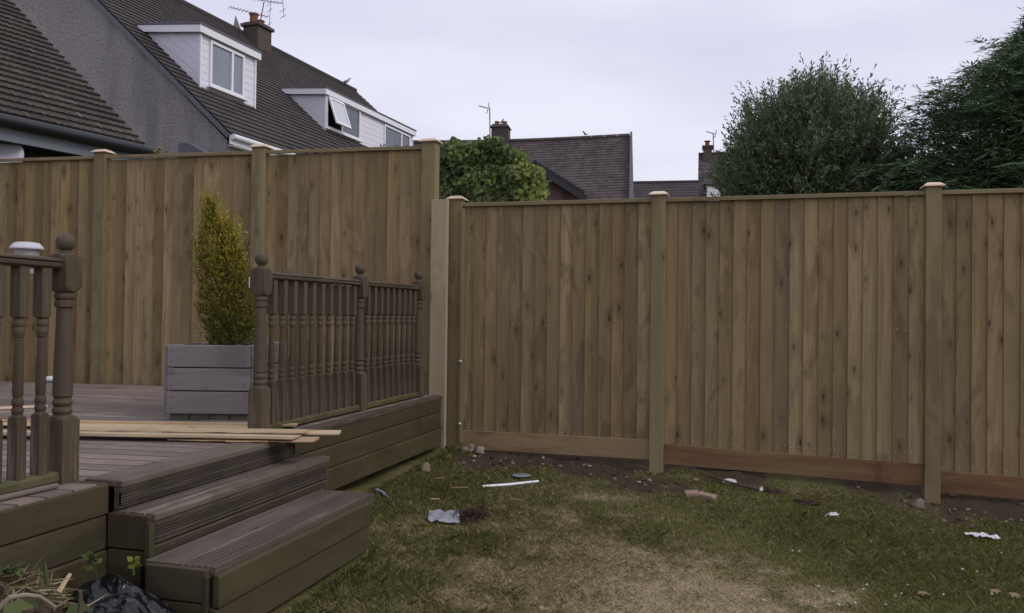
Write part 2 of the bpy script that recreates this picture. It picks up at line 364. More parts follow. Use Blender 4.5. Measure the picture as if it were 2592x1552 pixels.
Z = gz(X, Y)+mound(X, Y)+inn*((fbm(X, Y, 3, 5)-.5)*.035+D*((fbm(X, Y, 9, 8)-.5)*.07+.012)+(fbm(X, Y, 14, 2, 2)-.5)*.012)
V = np.stack([X, Y, Z], -1).reshape(-1, 3); ny, nx = X.shape
I = np.arange(nx*ny).reshape(ny, nx); F = np.stack([I[:-1, :-1], I[:-1, 1:], I[1:, 1:], I[1:, :-1]], -1).reshape(-1, 4)
t = NT('lawn ground'); o = t.obj(); dm = t.attr('rnd', 'Fac'); dr = t.attr('dry', 'Fac')
n1 = t.noise(o, 60, 4, .7); n2 = t.noise(o, 9, 4)
g_ = t.mix(n1, (.08, .088, .026), (.17, .155, .06)); d_ = t.mix(n1, (.25, .2, .12), (.44, .36, .23)); e_ = t.mix(t.math('MULTIPLY_ADD', n1, .6, t.math('MULTIPLY', n2, .4)), (.026, .019, .013), (.105, .076, .052))
c = t.mix(t.mix(.5, dr, n2, 'OVERLAY'), g_, d_); c = t.mix(dm, c, e_); t.bump(t.math('ADD', n1, n2), .8, .02); M['lawn'] = t.fin(c, .95, .1)
ground = np_mesh('lawn', V, F, M['lawn'], D.reshape(-1), kind='structure')
a = ground.data.attributes.new('dry', 'FLOAT', 'POINT'); a.data.foreach_set('value', dry_mask(X, Y).reshape(-1).astype('f'))
def gh(x, y):
    x = np.asarray(x, float); y = np.asarray(y, float); D = dirt_mask(x, y)
    return gz(x, y)+mound(x, y)+(fbm(x, y, 3, 5)-.5)*.035+D*((fbm(x, y, 9, 8)-.5)*.07+.012)+(fbm(x, y, 14, 2, 2)-.5)*.012
def G(x, y): return float(gh(np.array([x]), np.array([y]))[0])

# grass blades
n = 400000; x = RNG.uniform(-2.35, 3.1, n); y = RNG.uniform(2.2, 6.32, n)
dm = dirt_mask(x, y); keep = (RNG.random(n) > dm*1.12) & ~((x < -1.69) & (y > 2.45) & (y < 3.76)) & ~((x < -2.2) & (y < 6.2))
x, y, dm = x[keep], y[keep], dm[keep]; n = len(x); dr = dry_mask(x, y)
gr = fbm(x, y, 1.1, 31)
h = (.009+.014*RNG.random(n))*(1.1-.4*dr)*(.75+.7*np.clip((gr-.35)*2, 0, 1)); h *= np.where(RNG.random(n) < .03, 1.8, 1)
edge = np.exp(-np.clip(-1.69-x, 0, 9)/.01)*np.exp(-np.abs(x+1.67)/.05)*(y < 3.8)+np.exp(-np.abs(x+2.16)/.06)*(y > 3.9)+.8*(fbm(x, y, 5, 77) > .62)
h *= 1+np.clip(edge, 0, 1)*RNG.uniform(.0, .55, n)
az = RNG.uniform(0, 2*PI, n); ln = RNG.uniform(.3, 1.5, n)*(1+.6*dr); wd = RNG.uniform(.0009, .002, n)
P = np.stack([x, y, gh(x, y)-.003], 1); tip = P+np.stack([np.cos(az)*ln*h, np.sin(az)*ln*h, h], 1)
sd_ = np.stack([-np.sin(az), np.cos(az), 0*az], 1)*wd[:, None]; mid = (P+tip)/2+np.stack([-np.cos(az)*ln*h*.12, -np.sin(az)*ln*h*.12, h*.12], 1)
V = np.stack([P-sd_, P+sd_, mid+sd_*.75, tip, mid-sd_*.75], 1).reshape(-1, 3); F = np.arange(n*5).reshape(-1, 5)
isdry = RNG.random(n) < np.clip(dr*.68+.24+(.45-gr)*.5, .12, .88)
rn = np.where(isdry, .62+.38*RNG.random(n), .5*RNG.random(n)*(.4+1.0*np.clip(gr+.15, 0, 1)))
M['grass'] = leafmat('grass blades', [(0, (.12, .145, .036)), (.25, (.18, .208, .054)), (.5, (.27, .265, .095)), (.62, (.34, .285, .145)), (1, (.56, .46, .28))], .4, .6, .2)
np_mesh('grass', V, F, M['grass'], np.repeat(rn, 5), label='short patchy lawn grass, straw coloured in the middle', cat='grass', kind='stuff')

# pebbles and crumbs in the dug soil
mb = MB(); rg = random.Random(4); k = 0
while k < 480:
    x, y = rg.uniform(-2.15, 2.6), rg.uniform(5.1, 6.42)
    if rg.random() > float(dirt_mask(np.array([x]), np.array([y]))[0])*1.05: continue
    k += 1; r = rg.choice((.003, .004, .004, .006, .008, .011, .016)); blob(mb, (x, y, G(x, y)+r*.2), (r*rg.uniform(.8, 1.5), r, r*.7), k, .25, 2, 6, 4, rg.random()*6, mi=rg.choice((0, 0, 0, 0, 0, 0, 1, 1, 1, 2)))
mb.build('rubble', [M['soil'], M['stone'], plain('light grit', (.3, .25, .2), .9, .1, .2)], smooth='all', label='small stones and clods in the bare soil along the fence', cat='rubble', kind='stuff')

# ------------------------------------------------------------------ fences
YB, YP = 6.33, 6.285           # board face, post face
def feather_panel(name, x0, x1, z0, z1, parent, step=.1, nails=(), seed=0):
    rg = random.Random(seed); mb = MB(); nm = []; n = max(1, round((x1-x0)/step)); st = (x1-x0)/n
    for i in range(n):
        xa = x0+i*st; j = rg.uniform(-.003, .003); tl = rg.uniform(-.0025, .0025); wv = min(st+.022, x1-xa)
        prof = [(0, 0), (wv, .012), (wv, .0155), (0, .0135)]
        yo = YB+rg.uniform(-.002, .002)
        of = (rg.random()*60, rg.random()*20); r_ = rg.random(); r_ = r_*r_*(3-2*r_)
        vs, gc = [], []
        for z, dx in ((z0+rg.uniform(-.004, .002), -tl), (z1, tl)):
            for a, b in prof:
                vs.append((xa+a+dx+(j if 0 < i else 0), yo+b-.0005*i % .001, z)); gc.append((z+of[0], a+of[1], b))
        mb.add(vs, [(0, 1, 5, 4), (1, 2, 6, 5), (2, 3, 7, 6), (3, 0, 4, 7), (3, 2, 1, 0), (4, 5, 6, 7)], gc, r_)
        for z in nails:
            for q in (.22, .78):
                nx_ = xa+st*q+rg.uniform(-.008, .008); zz = z+rg.uniform(-.006, .006); s_ = .0032
                y_ = yo+.012*(st*q)/wv-.0022
                vs = [(nx_+s_*math.cos(2*PI*k/6), y_, zz+s_*math.sin(2*PI*k/6)) for k in range(6)]+[(nx_, y_-.0015, zz)]
                if rg.random() < .8: mb.poly(vs, [(k, (k+1) % 6, 6) for k in range(6)], mi=1)
    # rails behind the boards
    for z in (z0+.15, (z0+z1)/2, z1-.1): mb.box((x0, YB+.016, z-.04), (x1, YB+.06, z+.04), la=0, rn=.5)
    return mb.build(name, [M['fence'], M['nail']], parent)
def post(x, wd, z0, z1, parent, mat='post', y0=YP):
    mb = MB(); mb.box((x-wd/2, y0, z0), (x+wd/2, y0+.1, z1), la=2, rn=.5+.3*(random.random()-.5))
    p = mb.build('post', M[mat], parent, .004)
    mb = MB(); o_ = .019; yc = y0+.05; b_ = .05+o_; hx = wd/2+o_; q = .03
    vs = [(x-hx, yc-b_, z1), (x+hx, yc-b_, z1), (x+hx, yc+b_, z1), (x-hx, yc+b_, z1)]
    vs += [(a, b, z1+.009) for a, b, c in vs]+[(x+s1*(hx-q), yc+s2*(b_-q), z1+.03) for s1, s2 in ((-1, -1), (1, -1), (1, 1), (-1, 1))]
    fs = [(3, 2, 1, 0), (8, 9, 10, 11)]+[(i, (i+1) % 4, 4+(i+1) % 4, 4+i) for i in range(4)]+[(4+i, 4+(i+1) % 4, 8+(i+1) % 4, 8+i) for i in range(4)]
    mb.poly(vs, fs, gc=[(v[0], v[1], v[2]) for v in vs]); mb.build('post_cap', M['cap'], p, .002)
def toprail(x0, x1, za, zb, parent):
    mb = MB(); L_ = Vector((x1-x0, 0, zb-za)); ln = L_.length; L_.normalize()
    mb.prism([(0, 0), (.05, .008), (.05, .036), (.0, .030)], (x0, YB-.025, za), L_, (0, 1, 0), (0, 0, 1), ln, rn=.55)
    mb.build('top_rail', M['post'], parent, .003)
def kick(x0, x1, za, zb, parent, mat, h=.15, label=None):
    mb = MB(); L_ = Vector((x1-x0, 0, zb-za)); ln = L_.length; L_.normalize()
    mb.prism([(0, 0), (.028, 0), (.028, -h), (0, -h)], (x0, YB-.014, za), L_, (0, 1, 0), (0, 0, 1), ln, rn=.5)
    o = mb.build('kick_board', M[mat], parent, .003)
    if label: o['label'] = label

fl = empty('fence', (-.56, 6.33, 0), label='low featheredge garden fence on the right, with kick boards above the lawn', cat='fence')
fl.matrix_world = Matrix.Identity(4)
e = EYE
PX = [-2.19, -.578, 1.306, 3.2]
for x, wd, zt, zb in ((PX[0], .108, .945, -1.2), (PX[1], .104, .937, -1.25), (PX[2], .1, .945, -1.45), (PX[3], .1, .945, -1.5)): post(x, wd, e+zb, e+zt, fl)
bays = [(PX[0]+.05, PX[1]-.05, .888, .888, -.902, -.905, 'gravel_tan', 15), (PX[1]+.05, PX[2]-.05, .886, .89, -.93, -.982, 'gravel_red', 18), (PX[2]+.05, PX[3]-.05, .89, .89, -1.02, -1.06, 'gravel_red', 18)]
for i, (x0, x1, za, zb, ka, kb, km, nb) in enumerate(bays):
    feather_panel('panel', x0, x1, e+min(ka, kb)-.005, e+za+.004, fl, (x1-x0)/nb, (e+.835, e-.05, e+ka+.022), 20+i)
    toprail(x0, x1, e+za, e+zb, fl); kick(x0, x1, e+ka, e+kb, fl, km, .15, 'tan kick board' if i == 0 else 'reddish brown kick board')
# pale upright board and the batten beside the first post
mb = MB(); mb.box((-2.362, 6.205, e-1.2), (-2.226, 6.245, e+.937), la=2, rn=.6); mb.build('side_board', M['palepost'], fl, .003, label='pale smooth upright board')
mb = MB(); mb.box((-2.134, 6.26, e-1.0), (-2.112, 6.325, e+.87), la=2, rn=.2); mb.build('batten', M['post'], fl, .002)
for z in (-.35, -.845):
    mb = MB(); blob(mb, (-2.118, 6.245, e+z), (.017, .012, .014), 3, .05); mb.build('bolt', M['steel'], fl, smooth='all')

ft = empty('fence', (-4, 6.33, 0), label='tall featheredge fence on the left, standing behind the deck', cat='fence'); ft.matrix_world = Matrix.Identity(4)
TX = [-2.425, -3.985, -5.62, -7.25, -8.88]; TZ = [1.365, 1.385, 1.408, 1.43, 1.455]
for x, z in zip(TX, TZ): post(x, .122, e-1.2, e+z+.055, ft)
for i in range(4):
    x0, x1 = TX[i+1]+.06, TX[i]-.06
    feather_panel('panel', x0, x1, e-.9, e+TZ[i]+.012, ft, .1, (e+TZ[i+1]-.055, e+.25, e-.35), 40+i); toprail(x0, x1, e+TZ[i+1], e+TZ[i], ft)

# ------------------------------------------------------------------ deck
ZD = e-.624; XE = -2.242
dk = empty('deck', (-4, 4, 0), label='weathered raised timber deck held up by dark sleepers', cat='deck'); dk.matrix_world = Matrix.Identity(4)
DA = R(5.3); dd = Vector((math.cos(DA), math.sin(DA), 0)); dn = Vector((-math.sin(DA), math.cos(DA), 0))
mb = MB(); bw = .118
org = Vector((XE, 2.478, ZD))
k0, k1 = -16, 34
for k in range(k0, k1):
    p = org+dn*(bw*k/1.0); xr = XE-.004
    if 2.55 < p.y < 3.86: xr = -2.362
    elif p.y >= 3.86: xr = -2.318
    # clip the board's right end on the deck edge, its back on the fence
    b0 = p-dn*(bw*.5-.007); pr_ = []
    y_mid = p.y
    if y_mid > 6.72: continue
    w_ = bw-.014; n = 1
    prof = [(0, 0)]; g = .004
    for q in range(1, n): c_ = w_*q/n; prof += [(c_-.004, 0), (c_-.0025, -g*.8), (c_+.0025, -g*.8), (c_+.004, 0)]
    prof += [(w_, 0), (w_, -.028), (0, -.028)]
    rn = random.random(); of = (random.random()*60, random.random()*20, 0)
    vs, gc = [], []
    for s_ in (0, 1):
        for a_, z_ in prof:
            q = b0+dn*a_; tgt = xr if s_ else -9.1
            l = (tgt-q.x)/dd.x; v = q+dd*l; 
            if v.y > 6.325: v.y = 6.325+(v.y-6.325)*.001
            vs.append((v.x, v.y, ZD+z_)); gc.append((l+of[0], a_+of[1], z_))
    m = len(prof); mb.add(vs, [(j, (j+1) % m, m+(j+1) % m, m+j) for j in range(m)]+[tuple(range(m-1, -1, -1)), tuple(range(m, 2*m))], gc, rn)
mb.build('decking', M['deck'], dk)
mb = MB(); mb.box((-9.1, .4, ZD-.2), (XE-.12, 6.2, ZD-.035), rn=.1); mb.build('gap_shade_fill', M['dark'], dk)  # near-black slab standing in for the shade seen through the board gaps
# edge boards running along the deck edge
def board_y(name, x0, x1, y0, y1, z1, th, mat, parent, grooves=0, bevel=.004, rn=None, gtop=True):
    mb = MB(); w_ = x1-x0; prof = [(0, -th), (0, 0)]
    for q in range(1, grooves+1):
        c_ = w_*q/(grooves+1); prof += [(c_-.0055, 0), (c_-.004, -.008), (c_+.004, -.008), (c_+.0055, 0)]
    prof += [(w_, 0), (w_, -th)]
    mb.prism(prof, (x0, y0, z1), (0, 1, 0), (1, 0, 0), (0, 0, 1), y1-y0, rn=rn); return mb.build(name, M[mat], parent, .0015 if grooves else bevel)
def sleeper(y0, y1, z0, z1, parent, x1=XE, th=.12, rn=None):
    mb = MB(); c_ = .008; j = random.uniform(-.004, .004)
    mb.prism([(j, z0), (j+.0, z1-c_), (j-c_, z1), (-th, z1), (-th, z0)], (x1, y0, 0), (0, 1, 0), (1, 0, 0), (0, 0, 1), y1-y0, rn=rn)
    mb.build('sleeper', M['sleeper'], parent, .003)
for y0, y1, q in ((.5, 2.585, .0), (3.855, 6.17, 0.0)):
    for za, zb in ((-.741, -.628), (-.869, -.746), (-1.005, -.874), (-1.14, -1.01)):
        if y0 > 3 and za < -1.1: continue
        sleeper(y0, y1, e+za, e+zb, dk)
board_y('edge_board', XE-.07, XE+.002, 3.862, 6.18, ZD+.006, .03, 'step', dk, 0, .006)

# ------------------------------------------------------------------ steps
st = empty('steps', (-2, 3.2, 0), label='three shallow grooved timber steps leading up onto the deck', cat='steps'); st.matrix_world = Matrix.Identity(4)
ya, yb = 2.598, 3.85
def riser(x, y0, y1, z0, z1, gr, parent, th=.026):
    mb = MB(); h_ = z1-z0; prof = [(-th, 0), (-.006, 0), (0, .006)]
    for q in gr: c_ = h_*q; prof += [(0, c_-.0048), (-.008, c_-.0034), (-.008, c_+.0034), (0, c_+.0048)]
    prof += [(0, h_-.006), (-.006, h_), (-th, h_)]
    mb.prism(prof, (x, y0, z0), (0, 1, 0), (1, 0, 0), (0, 0, 1), y1-y0); mb.build('riser', M['step'], parent)
g7 = (.14, .25, .36, .52, .64, .75, .86)
board_y('tread', -2.358, -2.192, ya, yb, ZD+.004, .028, 'tread', st, 0, .006)
riser(-2.198, ya, yb, e-.728, e-.6482+.0, g7, st, .03)
board_y('tread', -2.23, -2.135, ya+.0, 3.93, e-.732, .026, 'tread', st, 2)
board_y('tread', -2.131, -2.043, 2.592, 3.935, e-.731, .026, 'tread', st, 1)
riser(-2.046, 2.60, 3.925, e-.845, e-.760, (.2, .38, .5, .62, .74), st)
riser(-2.05, 2.60, 3.925, e-.90, e-.850, (.3, .5, .7), st)
board_y('tread', -2.02, -1.888, 2.512, 3.79, e-.873, .026, 'tread', st, 0)
board_y('tread', -1.882, -1.728, 2.506, 3.785, e-.872, .026, 'tread', st, 5)
riser(-1.742, 2.53, 3.77, e-.985, e-.9, (), st)
for za, zb, xo in ((-1.004, -.893, 0), (-1.13, -1.01, -.012)):
    mb = MB(); mb.prism([(-.028, za+e), (-.0, za+e), (0, zb+e-.008), (-.008, zb+e), (-.028, zb+e)], (-1.70+xo, 2.488, 0), (0, 1, 0), (1, 0, 0), (0, 0, 1), 1.225)
    mb.build('fascia', M['sleeper'], st, .003)
# end panels
def endp(x0, x1, y, z0, z1):
    mb = MB(); mb.box((x0, y, z0), (x1, y+.026, z1), la=0); mb.build('end_panel', M['sleeper'], st, .004)
endp(-2.235, -2.056, 2.574, e-.862, e-.737); endp(-2.235, -2.056, 2.576, e-1.0, e-.868); endp(-2.235, -2.056, 2.577, e-1.15, e-1.006)
endp(-1.995, -1.752, 2.482, e-.992, e-.878); endp(-1.995, -1.752, 2.485, e-1.13, e-.998)
for lo, hi in (((-2.07, 2.57, e-1.15), (-2.048, 2.6, e-.76)), ((-1.764, 2.48, e-1.14), (-1.742, 2.53, e-.9))):
    mb = MB(); mb.box(lo, hi, la=2, rn=.1); mb.build('corner_post', M['sleeper'], st, .003)
mb = MB(); mb.box((-2.2, 2.62, e-1.14), (-2.09, 3.9, e-.77)); mb.box((-2.06, 2.54, e-1.14), (-1.78, 3.75, e-.905)); mb.build('carcase', M['dark'], st)
for lo, hi in (((-2.235, 3.93, e-1.1), (-2.06, 3.95, e-.765)), ((-2.05, 3.77, e-1.14), (-1.75, 3.79, e-.9))):
    mb = MB(); mb.box(lo, hi, la=0); mb.build('end_panel', M['sleeper'], st, .003)

# ------------------------------------------------------------------ balustrades
def arc(z0, z1, r0, r1, n=5):      # bead bulging between two heights
    return [(z0+(z1-z0)*i/n, r0+(r1-r0)*math.sin(PI*i/n)) for i in range(n+1)]
BIG = .2
newel_prof = [(0, BIG), (.225, BIG), (.236, .049), (.243, .041), (.247, .031)]+arc(.25, .276, .030, .0355)+[(.279, .0285)]+arc(.281, .305, .03, .0355)+[(.31, .029), (.318, .0345), (.36, .0342), (.47, .031), (.58, .0275), (.642, .0262), (.645, .034)]+[(.667, .0345), (.670, .029)]+arc(.672, .696, .031, .036)+[(.70, .031), (.703, .041), (.712, .049), (.722, BIG), (.826, BIG), (.833, .05), (.838, .042), (.841, .032), (.845, .021), (.852, .02)]
def ballprof(z, r, n=10): return [(z-r*math.cos(PI*i/n), max(.001, r*math.sin(PI*i/n))) for i in range(1, n+1)]
spin_prof = [(0, BIG), (.215, BIG), (.222, .0245), (.227, .017)]+arc(.23, .256, .016, .0195)+arc(.258, .284, .016, .0195)+[(.288, .0145), (.3, .0175), (.36, .0165), (.44, .0145), (.495, .0132), (.5, .0165)]+arc(.502, .53, .016, .0195)+arc(.532, .558, .0155, .0195)+[(.562, .016), (.567, .0245), (.574, BIG), (.745, BIG)]
def newel_mesh():
    mb = MB(); mb.turned(newel_prof, .041, rn=.5); return mb.build('newel_post', M['baluster'], None, smooth=30)
def ball_mesh(): mb = MB(); mb.turned([(.846, .018)]+ballprof(.884, .034), .2, rn=.6); return mb.build('ball_finial', M['baluster'], None, smooth='all')
def spin_mesh(): mb = MB(); mb.turned(spin_prof, .0205, n=24, rn=.4); return mb.build('spindle', M['baluster'], None, smooth=30)
protoN, protoB, protoS = newel_mesh(), ball_mesh(), spin_mesh(); used = {}
def put(proto, par, loc, sc, rot=0):
    o = proto if proto.name not in used else proto.copy()
    if proto.name in used: COL.objects.link(o)
    used[proto.name] = 1; o.parent = par; o.location = loc; o.scale = (1, 1, sc) if not hasattr(sc, '__len__') else sc; o.rotation_euler = (0, 0, rot); return o
def newel(par, x, y, sc, rot=0):
    n_ = put(protoN, par, (x, y, ZD), sc, rot); put(protoB, n_, (0, 0, 0), (1, 1, 1))
def rail(par, x, y0, y1, z0, z1, name, mat, top=True):
    mb = MB(); d = Vector((0, y1-y0, z1-z0)); ln = d.length; d.normalize()
    if top: prof = [(-.03, 0), (-.03, -.012), (-.02, -.02), (.02, -.02), (.03, -.012), (.03, 0), (.022, .004)]+[(.03*math.cos(a), .008+.014*math.sin(a)) for a in (0, .5, 1.05, PI/2, 2.1, 2.64, PI)]+[(-.022, .004)]
    else: prof = [(-.03, 0), (.03, 0), (.03, .024), (.018, .034), (-.018, .034), (-.03, .024)]
    mb.prism(prof, (x, y0, z0), d, (1, 0, 0), (0, 0, 1), ln); mb.build(name, M[mat], par, .0015, smooth=30)
def bay(par, x, y0, y1, za, zb, n, sc, skip=0):
    rail(par, x, y0+.035, y1-.035, za, zb, 'handrail', 'baluster'); rail(par, x, y0+.038, y1-.038, ZD+.012, ZD+.012, 'bottom_rail', 'mossrail', False)
    for i in range(n):
        y = y0+.041+(y1-y0-.082)*(i+.62)/(n+.24); put(protoS, par, (x, y, ZD+.04), sc*1.0, random.uniform(-.05, .05))
bl = empty('balustrade', (-2.4, 2.5, ZD), label='turned spindle balustrade at the left edge, short of the steps', cat='balustrade'); bl.matrix_world = Matrix.Identity(4)
newel(bl, -2.4, 2.525, 1.0, .02); newel(bl, -2.4, 1.35, 1.0); bay(bl, -2.4, 1.35, 2.525, ZD+.802, ZD+.802, 11, 1.0)
brr = empty('balustrade', (-2.4, 4, ZD), label='turned spindle balustrade from the planter to the tall fence', cat='balustrade'); brr.matrix_world = Matrix.Identity(4)
newel(brr, -2.4, 3.835, 1.035, .0); newel(brr, -2.4, 5.01, 1.058); newel(brr, -2.4, 6.05, 1.075)
bay(brr, -2.4, 3.835, 5.01, ZD+.832, ZD+.842, 10, 1.04); bay(brr, -2.4, 5.01, 6.05, ZD+.842, ZD+.848, 9, 1.055)
nf = empty('newel_post', (-3.656, 6.2, ZD), label='lone ball topped newel post standing against the tall fence, half hidden by the rail', cat='newel post')
n_ = put(protoN, nf, (0, 0, 0), 1.1); put(protoB, n_, (0, 0, 0), (1, 1, 1))

# solar lamp behind the left rail, lamp bracket on the second newel, ball on the deck
sp_ = empty('solar_lamp', (-2.5, 2.45, ZD), label='silver capped solar lamp with clear body behind the left handrail', cat='lamp')
mb = MB(); z = .850; mb.turned([(z+.0, .047), (z+.003, .056), (z+.008, .056), (z+.026, .041), (z+.028, .03)], 9, n=28); mb.build('lamp_cap', plain('lamp cap metal', (.5, .5, .53), .35, .5, .05), sp_)
t = NT('clear lamp plastic'); t.b.inputs['Alpha'].default_value = .45; M['clear'] = t.fin((.5, .5, .5), .15, .5)
mb = MB(); mb.turned([(z-.07, .035), (z-.065, .042), (z+.0, .043)], 9, n=20); mb.build('lens', M['clear'], sp_, smooth=35)
mb = MB(); mb.turned([(z-.13, .006), (z-.12, .012), (z-.07, .012)], 9, n=12); mb.box((.0, -.012, z-.085), (.068, .012, z-.07)); mb.build('clamp', M['upvc'], sp_, smooth=35)
mb = MB(); mb.prism([(0, 0), (.012, .006), (.012, .058), (0, .066)], (-2.441, 3.80, ZD+.76), (0, 1, 0), (-1, 0, 0), (0, 0, 1), .05); mb.build('lamp_bracket', M['upvc'], None, .004, label='small white plastic bracket fixed to the newel beside the golden conifer', cat='bracket')
mb = MB(); blob(mb, (-5.93, 6.1, ZD+.026), (.06, .045, .03), 1, .02); mb.build('ball', M['paper'], None, smooth='all', label='small white ball lying on the deck at the foot of the tall fence', cat='ball')

# ------------------------------------------------------------------ planter with golden conifer
PA = R(16); pr_ = rz(PA)
pl = empty('planter', (-2.763, 4.307, ZD), PA, label='square grey weathered timber planter standing on bricks', cat='planter')
W, Dp, z0, hb = .485, .80, .038, .131
M_ = 'planter'
for q in range(3):
    zb = z0+q*(hb+.006)
    for nm, lo, hi, la in (('front_board', (-W, 0, zb), (0, .022, zb+hb), 0), ('back_board', (-W, Dp-.022, zb), (0, Dp, zb+hb), 0), ('side_board', (-.022, .024, zb), (.012, Dp-.024, zb+hb), 1), ('side_board', (-W-.022, .012, zb-.004), (-W, Dp-.02, zb+hb-.004), 1)):
        mb = MB(); mb.box(lo, hi, la=la, rn=.5+.2*(random.random()-.5)); mb.build(nm, M[M_], pl, .005)
    for xx, zz in ((-W+.025, .03), (-W+.03, .1), (-.03, .04), (-.026, .095)):
        mb = MB(); mb.prism([(.0035*math.cos(a), .0035*math.sin(a)) for a in np.arange(0, 6.2, 1.05)], (xx, -.001, zb+zz), (0, 1, 0), (1, 0, 0), (0, 0, 1), .004); mb.build('screw', M['dark'], pl)
mb = MB(); mb.box((-W+.03, .03, z0), (-.03, Dp-.03, z0+3*hb-.03)); mb.build('compost', M['soil'], pl)
M['footbrick'] = plain('foot brick', (.11, .1, .07), .9, .1, .25)
for i in range(4):
    for ya0, ya1 in ((.02, .18), (Dp-.2, Dp-.04)):
        mb = MB(); mb.box((-W+.015+i*.117, ya0, 0), (-W+.129+i*.117, ya1, z0-.002), rn=random.random()); mb.build('brick_foot', M['footbrick'], pl, .005)

ctop = e-.195
cf = empty('conifer', (-3.035, 4.54, ctop-.03), label='small golden conifer with two pointed tips growing in the planter', cat='conifer')
# axes of the two spires, local coordinates; (height, radius)
def spire(base, top, prof, n, seed, ysc=1.0):
    rg = np.random.default_rng(seed); base = np.array(base); top = np.array(top)
    hs = np.array([p[0] for p in prof]); rs = np.array([p[1] for p in prof])
    s_ = rg.random(n)**.9; r = np.interp(s_, hs, rs); a = rg.uniform(0, 2*PI, n)
    rr = r*np.sqrt(rg.uniform(.15, 1.0, n))*(1+.16*np.sin(s_*23+a*2)*np.sin(s_*9+a*3)); P = base+(top-base)*s_[:, None]+np.stack([np.cos(a)*rr, np.sin(a)*rr, 0*a], 1)
    O = np.stack([np.cos(a), np.sin(a), .9+1.2*s_], 1); return P, unit(O), rr/np.maximum(r, .01), s_
Ps = [spire((-.05, 0, 0), (-.17, -.02, .925), [(0, .10), (.3, .12), (.55, .115), (.7, .10), (.8, .06), (.9, .028), (1, .004)], 2700, 1), spire((.045, .0, 0), (-.03, -.03, .765), [(0, .12), (.35, .13), (.6, .105), (.78, .07), (.9, .03), (1, .004)], 2500, 2)]
P = np.concatenate([p[0] for p in Ps]); O = np.concatenate([p[1] for p in Ps]); rel = np.concatenate([p[2] for p in Ps]); ht = np.concatenate([p[3] for p in Ps])
k = 7; n = len(P); P7 = np.repeat(P, k, 0); j = np.tile(np.arange(k), n)
Dv = np.repeat(O, k, 0)+RNG.normal(0, .5, (n*k, 3)); ext = np.repeat(np.where(RNG.random(n) < .24, 2.7, .85), k)[:, None]; P7 = P7+np.repeat(O, k, 0)*(j[:, None]*.0065)*ext+RNG.normal(0, .003, (n*k, 3))
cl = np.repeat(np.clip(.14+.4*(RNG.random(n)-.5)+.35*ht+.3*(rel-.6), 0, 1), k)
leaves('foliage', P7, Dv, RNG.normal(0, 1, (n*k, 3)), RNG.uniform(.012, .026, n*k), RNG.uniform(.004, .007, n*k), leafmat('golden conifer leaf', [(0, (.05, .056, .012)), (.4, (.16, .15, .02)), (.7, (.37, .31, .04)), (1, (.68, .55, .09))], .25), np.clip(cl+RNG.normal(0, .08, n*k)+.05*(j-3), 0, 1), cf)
mb = MB(); mb.tube([(0, 0, -.02), (-.05, 0, .35), (-.163, -.02, .9)], [.014, .01, .003]); mb.tube([(.0, 0, .0), (.03, 0, .35), (-.03, 0, .74)], [.012, .008, .002]); mb.build('stem', M['bark'], cf)

# ------------------------------------------------------------------ offcut planks on the deck
def plank(x1, y1, ang, ln, z, label, wd=.1, th=.012, roll=0, rn=None):
    o = empty('plank', (x1, y1, ZD+z), R(ang), label=label, cat='plank', group='loose featheredge planks on the deck')
    mb = MB(); sk = .02*random.uniform(-1, 1)
    n = 14; prof0 = [(0, 0), (wd, 0), (wd, th), (0, .005)] if roll == 0 else [(0, 0), (wd, 0), (wd, .004), (0, th)]
    vs, gc = [], []; of = random.random()*50
    for i in range(n+1):
        l = -ln*i/n
        for a, b in prof0:
            jj = random.uniform(-.0025, .0025) if a == 0 else 0
            vs.append((l+(sk*a/wd if i == 0 else 0), a-wd/2+jj, b)); gc.append((l+of, a+of, b))
    fs = [(i*4+j, i*4+(j+1) % 4, (i+1)*4+(j+1) % 4, (i+1)*4+j) for i in range(n) for j in range(4)]+[(3, 2, 1, 0), (n*4, n*4+1, n*4+2, n*4+3)]
    mb.add(vs, fs, gc, rn); mb.build('board', M['plank'], o)
    return o
plank(-2.315, 4.09, 14.6, 1.85, .022, 'topmost of the loose planks, nearest the planter, long and pale', .11, rn=.8, roll=1)
plank(-2.4, 3.98, 14.3, 1.5, .014, 'loose plank just in front of the topmost one, ending at the newel post', .09, rn=.6)
plank(-1.96, 3.895, 15.5, .9, .018, 'loose plank sticking out furthest over the steps', .105, rn=.7)
plank(-2.085, 3.665, 13.5, 1.95, .024, 'broad loose plank nearest the steps, lying in front of the pile', .125, rn=.55, roll=1)
plank(-2.10, 3.79, 14.2, 1.2, .03, 'loose plank lying on top of the broad front one', .09, rn=.3)
plank(-2.0, 3.70, 19, .42, .008, 'short plank end poking out below the pile towards the steps', .1, rn=.35)
plank(-2.19, 3.60, 11, .5, .008, 'thin plank end just showing under the broad front plank', .07, rn=.5)
mb = MB(); mb.prism([(0, 0), (.035, 0), (.035, .014), (0, .014)], (-5.0, 3.72, ZD+.002), Vector((.72, .82, 0)).normalized(), Vector((-.82, .72, 0)).normalized(), (0, 0, 1), .98)
mb.build('batten', M['cap'], None, .002, label='pale thin wooden batten lying on the deck behind the left newel', cat='batten')
mb = MB(); mb.tube([(-2.365, 1.9, ZD+.012), (-2.33, 2.2, ZD+.012), (-2.318, 2.42, ZD+.012)], .010, 10); mb.build('stick', M['deck'], None, smooth=35, label='thin grey stick lying on the sleepers under the left balustrade', cat='stick')

